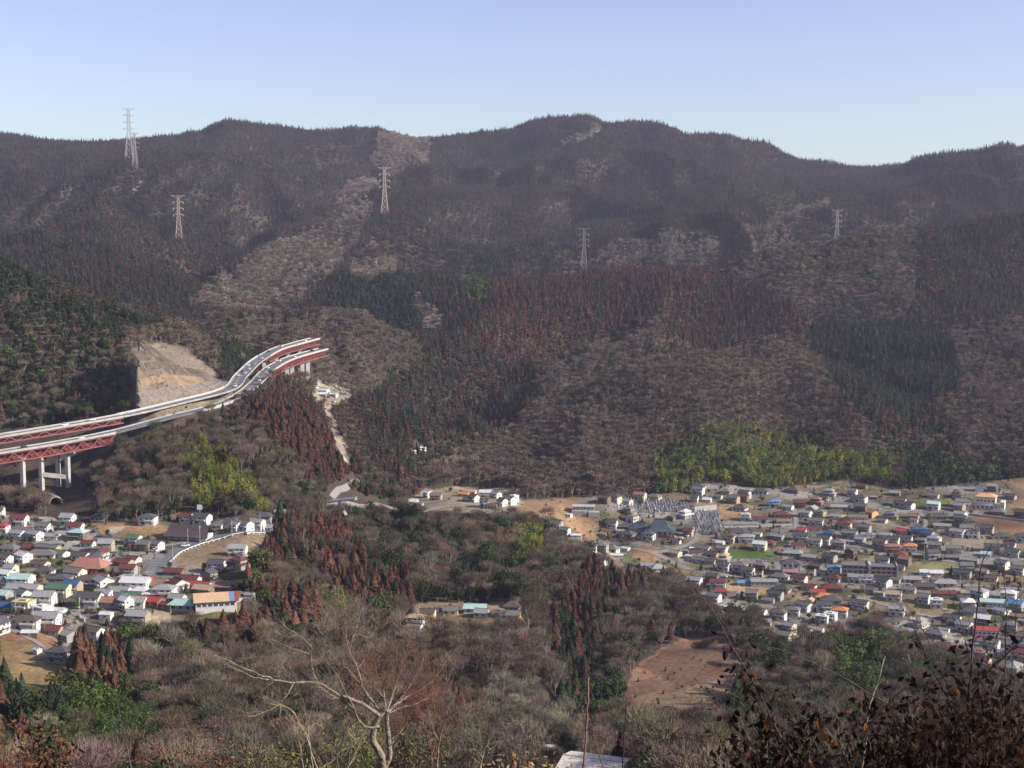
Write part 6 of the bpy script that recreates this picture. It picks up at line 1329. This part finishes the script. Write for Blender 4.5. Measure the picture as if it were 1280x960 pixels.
    for q_ in range(len(src)):
        s2 = ng.nodes.new('GeometryNodeSeparateGeometry'); s2.domain = 'POINT'; LN.new(gi.outputs[0], s2.inputs[0]); LN.new(sel(pr, q_), s2.inputs[1])
        ip = ng.nodes.new('GeometryNodeInstanceOnPoints'); LN.new(sp.outputs[0], ip.inputs[0]); LN.new(sel(pk, q_), ip.inputs[1]); LN.new(s2.outputs[0], ip.inputs[2])
        LN.new(cx.outputs[0], ip.inputs['Rotation']); LN.new(sz, ip.inputs['Scale']); LN.new(ip.outputs[0], jn.inputs[0])
    LN.new(jn.outputs[0], go.inputs[0])
    md = ob.modifiers.new('scatter', 'NODES'); md.node_group = ng
open('/tmp/trees.txt', 'w').write(str((len(pts), BIG)))

# labels of the single trees: by stand, then by landmark, then by order from the left
def rank(lst, base):
    lst.sort(key=lambda e: e[0]); n = len(lst)
    for i, e in enumerate(lst):
        e[1]['label'] = base if n == 1 else ('rightmost ' if i == n - 1 else ORD[i] + ' ') + base if n <= 10 else base
TR_LM = LM + [(245,600,'the bamboo on the rounded hill'),(380,540,'the maroon slope below the viaduct'),(30,600,'the left bridge piers'),(120,820,'the rust-brown cedar clump'),(470,680,'the maroon ridge'),(540,680,'the dark middle wood'),(655,680,'the yellow bamboo'),(740,760,'the head of the gorge'),(690,880,'the gorge mouth'),(850,845,'the brown sloping field'),(920,560,'the bamboo above the town'),
    (1070,830,'the green wood below the town'),(1000,870,'the arching cane'),(1180,870,'the leaf-tipped stalk'),(300,860,'the long bare limb'),(100,900,'the conifer shrub'),(450,800,'the crown of the gnarled tree'),(600,850,'the domed middle wood'),(220,830,'the wood left of the gnarled tree'),(640,540,'the brown ridge of the right mountain'),(50,430,'the dark hill at left'),(230,420,'the cut slope'),(1180,570,'the dark wood behind the cream villa'),(760,930,'the cream low roof at the bottom')]
sub = defaultdict(list)
for lab, lst in list(TL.items()):
    if len(lst) <= 10: rank(lst, lab); continue
    for e in lst: sub[e[2] + ' nearest to ' + min(TR_LM, key=lambda l: (l[0] - e[0]) ** 2 + 1.5 * (l[1] - e[3]) ** 2)[2].replace('the edge wood at the left of the right town', 'the town edge wood').replace('the dark wood behind the cream villa', 'the dark wood above the villa').replace('the left frame edge of the village', 'the left frame edge').replace('the cream low roof at the bottom', 'the cream bottom roof').replace('the terraced field above the right town', 'the terraced field').replace('the front edge of the right town', "the town's front edge").replace('the brown ridge of the right mountain', 'the brown ridge')].append(e)
for base, l2 in sub.items():
    for e in l2: e[1]['group'] = base
    rank(l2, base)

# ------------------------------------------------------------------ foreground: trees and shrubs on the slope below the viewpoint
def pole_mesh(name, chains, m, n=6):
    """chains of (point, radius) skinned as tapering tubes"""
    bm = bmesh.new()
    for ch in chains:
        rings = []
        for i, (p, r) in enumerate(ch):
            p = Vector(p); a = Vector(ch[max(i - 1, 0)][0]); b = Vector(ch[min(i + 1, len(ch) - 1)][0]); d = (b - a); d = d.normalized() if d.length > 1e-7 else Vector((0, 0, 1))
            s = d.cross(Vector((.21, .97, .1))).normalized(); t = d.cross(s); rings.append([bm.verts.new(p + (s * math.cos(2 * math.pi * k / n) + t * math.sin(2 * math.pi * k / n)) * r * U(.9, 1.1)) for k in range(n)])
        for i in range(len(rings) - 1):
            for k in range(n): bm.faces.new((rings[i][k], rings[i][(k + 1) % n], rings[i + 1][(k + 1) % n], rings[i + 1][k])).smooth = True
    return mesh(name, bm, m)
def grow(px_pts, D, dd=0.0, r0=3.0, r1=.8, kink=1.2, sub=4):
    """a limb through points (px, py[, depth offset]) near distance D; radii in photo pixels"""
    P3 = []; n = len(px_pts)
    for i, q in enumerate(px_pts):
        t = i / (n - 1); P3.append(Vector(wpt(q[0], q[1], D + dd * t + (q[2] if len(q) > 2 else 0))))
    L = []; 
    for i in range(n - 1):
        p0 = P3[max(i - 1, 0)]; p1 = P3[i]; p2 = P3[i + 1]; p3 = P3[min(i + 2, n - 1)]
        for k in range(sub):
            u = k / sub; L.append(.5 * ((2 * p1) + (-p0 + p2) * u + (2 * p0 - 5 * p1 + 4 * p2 - p3) * u * u + (-p0 + 3 * p1 - 3 * p2 + p3) * u ** 3))
    L.append(P3[-1]); m = D / F_PX; N_ = len(L) - 1
    return [(p + Vector(RNG.normal(size=3)) * m * kink * .5, m * .6 * (r0 + (r1 - r0) * (i / N_) ** .7)) for i, p in enumerate(L)]
def twigs(limb, n, l, r, spread=.9, up=.5, t0=.25, gen=1, ext=.55):
    out = []
    for _ in range(n):
        i = int(len(limb) * U(t0, 1)); i = min(i, len(limb) - 1); p = limb[i][0]; d = (limb[i][0] - limb[max(i - 2, 0)][0]); d = d.normalized() if d.length > 1e-6 else Vector((0, 0, 1))
        q = (d * .7 + Vector(RNG.normal(size=3)) * spread * .6 + Vector((0, 0, up))).normalized(); L = l * U(.5, 1.2); ch = [(p, r)]; cur = p
        for k in range(1, 5): q = (q + Vector(RNG.normal(size=3)) * .16).normalized(); cur = cur + q * L / 4; ch.append((cur, r * (1 - k / 5)))
        out.append(ch)
        if gen: out += twigs(ch, 3, l * ext, r * .6, spread, up, .3, gen - 1, ext)
    return out
M['palebark'] = mat('pale_grey_bark', (.22, .175, .13), .9, .3, 14, bump=.6); M['redtwig'] = mat('reddish_twigs', (.20, .10, .065), .9, .3, 10); M['darkstem'] = mat('dark_stems', (.06, .045, .038), .8, .4, 12)
M['drytwig'] = mat('dry_straw_twigs', (.34, .25, .16), .9, .3, 9)
# main bare tree
D0 = 19.0
bx, by, bz = wpt(480, 962, D0); g0 = float(ground(bx, by))
tr = thing('foreground_tree', 'gnarled bare pale tree with long left limb standing in front of the valley woods', 'tree', (bx, by, g0)); O = Vector((bx, by, g0))
def loc(chs): return [[(p - O, r) for p, r in ch] for ch in chs]
trunk = [[(Vector((bx + .05, by, g0 - .3)), .13), (Vector((bx + .1, by, g0 + 2)), .105), (Vector((bx - .04, by, g0 + 4)), .10)] + grow([(480,962),(477,945),(466,925),(468,908),(476,893),(482,884)], D0, 0, 8.5, 6, .6), grow([(480,962),(487,945),(486,925),(484,905),(484,888)], D0, .1, 6, 4.5, .6)]
link('trunk', pole_mesh('trunk', loc(trunk), M['palebark'], 8), tr)
LB = [
 ([(478,896),(455,881),(436,873),(420,866),(396,854),(366,853),(336,848),(308,836),(285,826),(268,819)], -1.2, 5.2, 1.0),
 ([(340,849),(318,846),(300,838),(284,833),(272,822)], -1.2, 1.6, .5), ([(367,854),(357,872),(345,883),(328,892),(310,896)], -1.0, 1.7, .5),
 ([(398,855),(390,838),(388,822),(389,807),(372,794),(356,783),(349,775)], -.6, 2.4, .6), ([(389,807),(402,795),(408,782),(410,770)], -.5, 1.6, .5), ([(403,793),(394,778),(391,762),(389,748)], -.5, 1.2, .4),
 ([(387,818),(366,811),(350,804),(337,800)], -.6, 1.4, .4), ([(372,794),(358,796),(345,790)], -.6, 1.0, .3), ([(336,848),(352,833),(362,826)], -1.0, .9, .3), ([(372,853),(364,835),(355,823)], -.9, .9, .3),
 ([(474,908),(458,909),(447,898),(441,880),(430,862),(420,842)], -.5, 3.0, 1.0), ([(442,886),(428,876),(412,868),(398,858)], -.8, 1.6, .6),
 ([(478,892),(462,872),(450,855),(436,838),(420,826),(411,815),(404,800)], .4, 3.6, .8), ([(452,857),(446,835),(438,815),(441,798),(455,788),(475,778)], .3, 2.6, .6), ([(441,799),(447,782),(452,763)], .3, 1.5, .4), ([(438,818),(431,797),(420,780),(414,772)], .3, 1.5, .4), ([(434,803),(432,785),(430,766)], .4, 1.0, .3),
 ([(449,793),(462,797),(470,785)], .3, .9, .3), ([(446,838),(458,820),(463,804)], .3, 1.3, .3),
 ([(482,888),(480,866),(472,846),(468,826)], .8, 2.8, .6), ([(484,888),(492,864),(500,842),(504,824)], .9, 2.8, .6), ([(483,890),(500,876),(512,870),(534,856),(548,842)], .5, 3.2, .6), ([(484,892),(506,884),(522,878),(536,872)], .4, 2.4, .6), ([(480,872),(466,858),(458,846),(452,832)], .5, 2, .5),
 ([(486,890),(510,862),(524,838),(530,822)], 1.0, 2.4, .5), ([(486,935),(500,915),(512,900)], .2, 1.7, .5), ([(470,880),(452,868),(440,856)], .3, 1.8, .5),
]
limbs = [grow(p, D0, dd, r0, r1) for p, dd, r0, r1 in LB]
for l_ in limbs: link('limb', pole_mesh('limb', loc([l_]), M['palebark'], 6), tr)
pale = []; red = []
for i, l_ in enumerate(limbs):
    (red if i >= 19 else pale).extend(twigs(l_, (30 if i >= 19 else 13 if i not in (0, 12, 13) else 20), .38, .0036, gen=2))
link('twigs', pole_mesh('twigs', loc(pale), M['palebark'], 3), tr); link('twigs', pole_mesh('twigs', loc(red), M['redtwig'], 3), tr, label='reddish brown twig tangle in the middle of the crown')
# other bare saplings along the lower edge
def sapling(name, label, cat, limbs_, D, m, ntw, l, r, gen=1, group=None, up=.5):
    q = limbs_[0][0][0]; x, y, z = wpt(q[0], q[1], D); gz_ = float(ground(x, y)); t = thing(name, label, cat, (x, y, gz_), 0, group); o_ = Vector((x, y, gz_))
    def lc(chs): return [[(p - o_, rr) for p, rr in ch] for ch in chs]
    tw = []
    for k, (p, r0, r1) in enumerate(limbs_):
        g = grow(p, D, U(-.3, .3), r0, r1)
        if k == 0: g = [(Vector((x, y, gz_ - .2)), g[0][1] * 1.5)] + g
        link('stem', pole_mesh('stem', lc([g]), m, 5), t); tw += twigs(g, ntw, l, r, gen=gen, up=up)
    link('twigs', pole_mesh('twigs', lc(tw), m, 3), t); return t
sapling('sapling', 'thin forked pale sapling right of the gnarled bare tree', 'sapling', [([(546,965),(547,935),(553,912),(558,893),(565,862)], 3, .7), ([(548,925),(540,908),(535,885)], 1.6, .5), ([(556,900),(566,885),(572,868)], 1.3, .4)], 17, M['palebark'], 5, .25, .004)
sapling('sapling', 'wide spreading bare bush right of the forked sapling', 'sapling', [([(600,970),(603,945),(612,925),(626,908),(648,900)], 2.6, .6), ([(603,948),(592,928),(584,905)], 1.8, .5), ([(606,940),(622,928),(645,915)], 1.6, .5), ([(600,950),(604,925),(610,900)], 1.5, .4), ([(600,955),(585,940),(572,925)], 1.4, .4)], 15, M['palebark'], 14, .25, .0035, 2)
sapling('sapling', 'rust-coloured twiggy bush behind the forked sapling', 'sapling', [([(540,965),(538,930),(530,900),(520,878)], 2, .6), ([(540,950),(552,915),(560,880)], 1.8, .5), ([(540,950),(560,920),(585,890)], 1.8, .5), ([(540,950),(545,905),(540,868)], 1.5, .5)], 24, M['redtwig'], 26, .42, .006, 2)
sapling('sapling', 'straw-coloured leaning stems left of the gnarled bare tree', 'sapling', [([(392,970),(388,940),(380,915),(366,890),(350,880)], 2.2, .6), ([(400,970),(388,935),(385,905)], 1.6, .5), ([(380,970),(376,935),(370,908)], 1.5, .4), ([(395,965),(420,945),(445,925)], 1.8, .5), ([(430,970),(445,940),(462,905)], 1.5, .4)], 14, M['drytwig'], 12, .22, .0032, 1)
sapling('sapling', 'single dark slanting stem near the left frame corner', 'sapling', [([(166,975),(160,940),(152,905),(146,870),(140,835)], 2.6, .5), ([(158,935),(150,920),(147,905)], 1, .3)], 9, M['darkstem'], 5, .08, .002)
sapling('sapling', 'short dark crooked stem left of the gnarled bare tree', 'sapling', [([(425,970),(420,945),(428,925),(434,905)], 2.6, .6), ([(422,945),(410,935),(395,945)], 1.2, .3)], 12, M['darkstem'], 4, .12, .002)
sapling('sapling', 'straight thick brown shoot with swollen tip in the middle of the lower edge', 'sapling', [([(728,975),(731,940),(733,905),(735,868),(736,846)], 3.0, 1.6), ([(733,912),(745,905),(756,898)], 1.3, .5), ([(730,930),(724,915),(719,903)], 1, .4)], 8, M['redtwig'], 3, .07, .0018, 0)
sapling('sapling', 'thin dark shoot right of the thick brown shoot', 'sapling', [([(778,975),(779,940),(781,905),(783,886)], 2.2, 1.2), ([(781,908),(775,895),(787,876)], 1.0, .5), ([(779,930),(765,915),(752,900)], .9, .4), ([(780,925),(792,945),(797,960)], .9, .4)], 8, M['darkstem'], 3, .06, .0015, 0)
sapling('sapling', 'curved brown shoot between the two straight shoots', 'sapling', [([(757,975),(750,945),(743,925),(741,912)], 1.6, .8), ([(750,945),(756,930)], .8, .4)], 8, M['redtwig'], 3, .06, .0015, 0)
# leafy foreground bushes
def leaf_bush(name, label, px, py, D, rx, rz_, n, leaf, cols, cat='bush', mm='leaf', cone=False):
    """rx, rz_ in photo pixels; built in three clumps"""
    m = D / F_PX; x, y, z = wpt(px, py, D); gz_ = float(ground(x, y)); t = thing(name, label, cat, (x, y, gz_)); hz = z - gz_
    g = Geo()
    for _ in range(7):
        a = U(0, 6.28); g.trunk((0, 0, -.2), (math.cos(a) * rx * m * .5, math.sin(a) * rx * m * .5, hz * U(.6, .9)), .014, .006, 1, 4)
    link('stems', g.mesh('stems', 1, [M['darkstem']]), t)
    tips = []
    for _ in range(70):
        a = U(0, 6.28); q = math.sqrt(U(0, 1)); tips.append(np.array((math.cos(a) * q * rx * m, math.sin(a) * q * rx * m * .7, hz + rz_ * m * (U(.1, 1.15) - .9 * q * q))))
    if not cone:
        g = Geo()
        for tp in tips: g.trunk((0, 0, hz * .3), tp * .55 + (0, 0, hz * .14), .012, .007, 0, 3); g.trunk(tp * .55 + (0, 0, hz * .14), tp + RNG.normal(size=3) * m * 4, .007, .002, 0, 3)
        link('twigs', g.mesh('twigs', 0, [M['darkstem']]), t)
    for ci, c in enumerate(cols):
        g = Geo()
        for k in range(n // len(cols)):
            d = RNG.normal(size=3); d /= np.linalg.norm(d); q = U(.35, 1) ** .6
            p = np.array((d[0] * rx * m, d[1] * rx * m * .8, hz + d[2] * rz_ * m)); tp = tips[k % len(tips)]
            if cone: f_ = max(0, 1 - (p[2] - (hz - rz_ * m)) / (2 * rz_ * m)); p[0] *= f_ * 1.3; p[1] *= f_ * 1.3
            else: u_ = U(.25, 1.05); p = np.array((0, 0, hz * .35)) * (1 - u_) + tp * u_ + RNG.normal(size=3) * m * (3 + 4 * u_)
            e = RNG.normal(size=3); e /= np.linalg.norm(e); s_ = np.cross(e, RNG.normal(size=3)); s_ /= np.linalg.norm(s_); L_ = leaf * U(.6, 1.3)
            g.tri(p, p + e * L_ * .5 + s_ * L_ * .22, p + e * L_); g.tri(p, p + e * L_, p + e * L_ * .5 - s_ * L_ * .22)
        link('foliage', g.mesh('foliage', 0, [M[mm]]), t, tint=c)
    return t
M['dleaf'] = leafmat('dry_leaves', .8, .45, .35)
leaf_bush('conifer_shrub', 'dark ragged conifer shrub near the left frame corner', 58, 950, 22, 30, 48, 3000, .13, [(.022,.03,.014), (.035,.035,.016), (.075,.045,.025)], 'shrub')
leaf_bush('bush', 'rust-red leafy bush in the bottom left corner', 20, 948, 16, 75, 38, 4200, .06, [(.22,.075,.03), (.14,.05,.03), (.09,.08,.03)])
leaf_bush('bush', 'reddish brown bush on the lower edge, left of the olive bush', 235, 950, 22, 80, 36, 4600, .07, [(.16,.06,.035), (.12,.07,.04), (.08,.05,.03)])
leaf_bush('bush', 'olive yellow bush on the lower edge below the long bare limb', 350, 972, 22, 78, 42, 4600, .08, [(.15,.15,.035), (.10,.12,.03), (.17,.11,.05)])
leaf_bush('bush', 'small fresh green bush behind the gnarled trunk', 445, 930, 26, 34, 26, 2600, .09, [(.10,.13,.03), (.14,.16,.04)])
leaf_bush('bush', 'olive twiggy bush right of the gnarled trunk', 515, 945, 24, 42, 34, 2600, .08, [(.13,.12,.05), (.16,.12,.07)])
leaf_bush('bush', 'straw-brown grass tussock right of the spreading bare bush', 650, 985, 20, 75, 34, 3800, .10, [(.30,.20,.10), (.24,.14,.08)])
leaf_bush('bush', 'dark reddish bush between the straight shoots and the leaf-hung shrubs', 850, 990, 13, 110, 30, 3200, .05, [(.10,.06,.04), (.13,.09,.06)])
# dry-leaved shrubs at right
def curl_leaf(L_, w, c):
    bm = bmesh.new(); P_ = [(0, 0, 0), (-w, .3 * L_, c), (0, .34 * L_, 0), (w, .3 * L_, c), (-w * .85, .68 * L_, c * 1.4), (0, .7 * L_, .25 * c), (w * .85, .68 * L_, c * 1.4), (0, L_, c * 1.5)]
    v = [bm.verts.new(p) for p in P_]
    for q in ((0,2,1),(0,3,2),(1,2,5,4),(2,3,6,5),(4,5,7),(5,6,7)): bm.faces.new([v[i] for i in q])
    return mesh('leaf', bm, M['dleaf'])
LEAVES = [curl_leaf(.052, .013, .009), curl_leaf(.043, .014, -.012), curl_leaf(.062, .012, .015), curl_leaf(.036, .012, .006)]
LT = [(.022,.012,.008), (.03,.014,.009), (.018,.012,.010), (.012,.008,.007), (.045,.018,.010), (.10,.035,.014), (.30,.11,.035), (.20,.06,.02)]  # dark brown leaves, blackened for shade; orange tints mimic sun shining through
def leafy_shrub(label, stems, D, nl, extra, box_, base, seed, m='darkstem', leafy_from=.3):
    x, y, z = wpt(base[0], base[1], D); gz_ = float(ground(x, y)); t = thing('dry_shrub', label, 'shrub', (x, y, gz_)); o_ = Vector((x, y, gz_)); spots = []; tw = []
    for p, r0, r1, lf in stems:
        g = grow(p, D, U(-.25, .25), r0, r1, .8); mm = M['palebark'] if lf == 2 else M[m]
        end = Vector((x + U(-.1, .1), y + U(-.1, .1), gz_))
        ch = [(end - o_, .02), ((end * .4 + g[0][0] * .6) - o_, .012)] + [(q - o_, r) for q, r in g]
        link('stem', pole_mesh('stem', [ch], mm, 6), t)
        if lf: tw += twigs(g, 8, .13, .0013, gen=1, t0=.1)
        if lf:
            k = max(3, int(len(g) * .6)); spots += [q for q, r in g[:k]]
    x0, y0, x1, y1 = box_
    for _ in range(extra // 6):
        a_ = U(x0, x1); b_ = y1 - (y1 - y0) * U(0, 1) ** 1.6; Dd = D + U(-.7, .9); s0 = Vector(wpt(a_, b_ + 60, Dd)); s1 = Vector(wpt(a_ + U(-25, 25), b_ - 10, Dd)); ch = [(s0.lerp(s1, k / 4) + Vector(RNG.normal(size=3)) * .008, .0022 * (1 - k / 5)) for k in range(5)]; tw.append(ch); spots += [q for q, r in ch]
    link('twigs', pole_mesh('twigs', [[(p - o_, r) for p, r in ch] for ch in tw], M['darkstem'], 3), t)
    for i in range(nl):
        q = spots[int(RNG.integers(len(spots)))] + Vector(RNG.normal(size=3)) * .022; c = LT[int(RNG.choice(8, p=[.18,.16,.14,.14,.12,.10,.08,.08]))]
        o = link('leaf', LEAVES[int(RNG.integers(4))], t, tint=c); o.location = q - o_; o.rotation_euler = (U(-2.4, -.7), U(-.7, .7), U(0, 6.28)); s = U(.7, 1.25); o.scale = (s, s, s)
    # leaves past the limit: one part
    V_ = []; F_ = []; CC_ = []
    for i in range(extra * 4):
        q = np.array(spots[int(RNG.integers(len(spots)))] - o_) + RNG.normal(size=3) * .05; e = RNG.normal(size=3); e[2] = -abs(e[2]) - .4; e /= np.linalg.norm(e); s_ = np.cross(e, RNG.normal(size=3)); s_ /= np.linalg.norm(s_); L_ = U(.025, .055); k = len(V_)
        V_ += [q, q + e * L_ * .5 + s_ * L_ * .27, q + e * L_, q + e * L_ * .5 - s_ * L_ * .25]; F_ += [(k, k + 1, k + 2), (k, k + 2, k + 3)]
    if V_: link('leaves', np_mesh('leaves', V_, F_, M['dleaf']), t, tint=(.035, .018, .012), kind='stuff')  # one dark brown for all, with the shade put into the tint
    return t
leafy_shrub('dark shrub with a long arching cane and few hanging leaves, left of corner', [
 ([(1000,975),(985,940),(965,900),(948,865),(935,842),(915,808),(897,775),(875,742),(852,716),(840,705)], 3.0, .8, 1), ([(960,905),(945,870),(938,835),(925,812),(912,790),(900,772)], 1.6, .5, 1), ([(975,975),(940,930),(905,890),(885,868),(865,844)], 1.6, .5, 1), ([(975,975),(930,930),(895,920),(870,918),(842,906)], 1.6, .6, 0),
 ([(990,975),(975,935),(968,905),(960,870),(953,840)], 1.8, .6, 1), ([(1010,975),(1012,930),(1013,880),(1014,820),(1012,790)], 2.0, .7, 1), ([(1030,975),(1022,935),(1000,890),(985,868),(955,858)], 1.6, .5, 1), ([(880,975),(885,950),(870,930),(850,915)], 1.2, .5, 0)], 6.6, 170, 200, (905, 890, 1040, 965), (985, 985), 1)
leafy_shrub('shrub with a leaf-tipped upright stalk and a long thin pale diagonal branch', [
 ([(1075,975),(1082,930),(1085,890),(1092,868),(1100,842),(1106,820)], 2.2, 1.4, 2), ([(1180,912),(1140,896),(1095,872),(1060,850),(1030,835),(1000,822),(975,812),(953,808)], 2.2, .7, 0), ([(1060,975),(1085,912),(1105,885),(1130,862),(1170,852),(1195,850)], 2.0, 1.0, 0), ([(1050,975),(1060,930),(1070,900),(1062,885)], 1.6, .6, 1),
 ([(1100,975),(1090,930),(1075,890),(1058,868),(1062,850)], 1.4, .5, 1), ([(1120,905),(1140,870),(1152,845),(1150,830)], 1.0, .4, 0)], 7.4, 110, 90, (1050, 885, 1110, 965), (1080, 985), 2)
leafy_shrub('tallest tangled shrub of dark dead leaves filling the bottom right corner', [
 ([(1205,975),(1208,920),(1212,870),(1214,820),(1222,760),(1226,710),(1240,680)], 3.4, .9, 1), ([(1195,890),(1180,865),(1165,835),(1150,800),(1135,772),(1120,752)], 2.0, .7, 1), ([(1200,900),(1185,860),(1170,828),(1160,800),(1146,775),(1125,745)], 1.4, .5, 0), ([(1250,975),(1252,900),(1256,840),(1258,780),(1256,730),(1250,700)], 2.0, .6, 1),
 ([(1268,975),(1262,900),(1266,830),(1270,770),(1272,735)], 1.8, .6, 1), ([(1210,860),(1190,845),(1170,850),(1140,868)], 1.6, .8, 1), ([(1215,830),(1205,795),(1196,765),(1184,735)], 1.4, .5, 0), ([(1210,870),(1235,840),(1262,815),(1285,790)], 2.4, 1.2, 1), ([(1230,975),(1236,920),(1240,870),(1238,830)], 2.0, .8, 1), ([(1180,975),(1178,930),(1168,890),(1160,868)], 1.8, .6, 1), ([(1150,975),(1146,930),(1140,900)], 1.6, .6, 1),
 ([(1225,850),(1245,800),(1262,760),(1285,735)], 1.2, .5, 0), ([(1240,880),(1225,830),(1205,790),(1190,770)], 1.0, .4, 0), ([(1285,900),(1262,860),(1250,838),(1232,815)], 1.6, .5, 0)], 6.2, 280, 1400, (1120, 870, 1285, 968), (1225, 985), 3)

for o in COL.objects:
    if o.type == 'MESH' and o.parent is not None and o.name.split('.')[0] in ('twigs', 'foliage', 'leaves') and o.parent.name.split('.')[0] in ('bush', 'shrub', 'conifer_shrub', 'sapling', 'foreground_tree', 'dry_shrub'): o['kind'] = 'stuff'
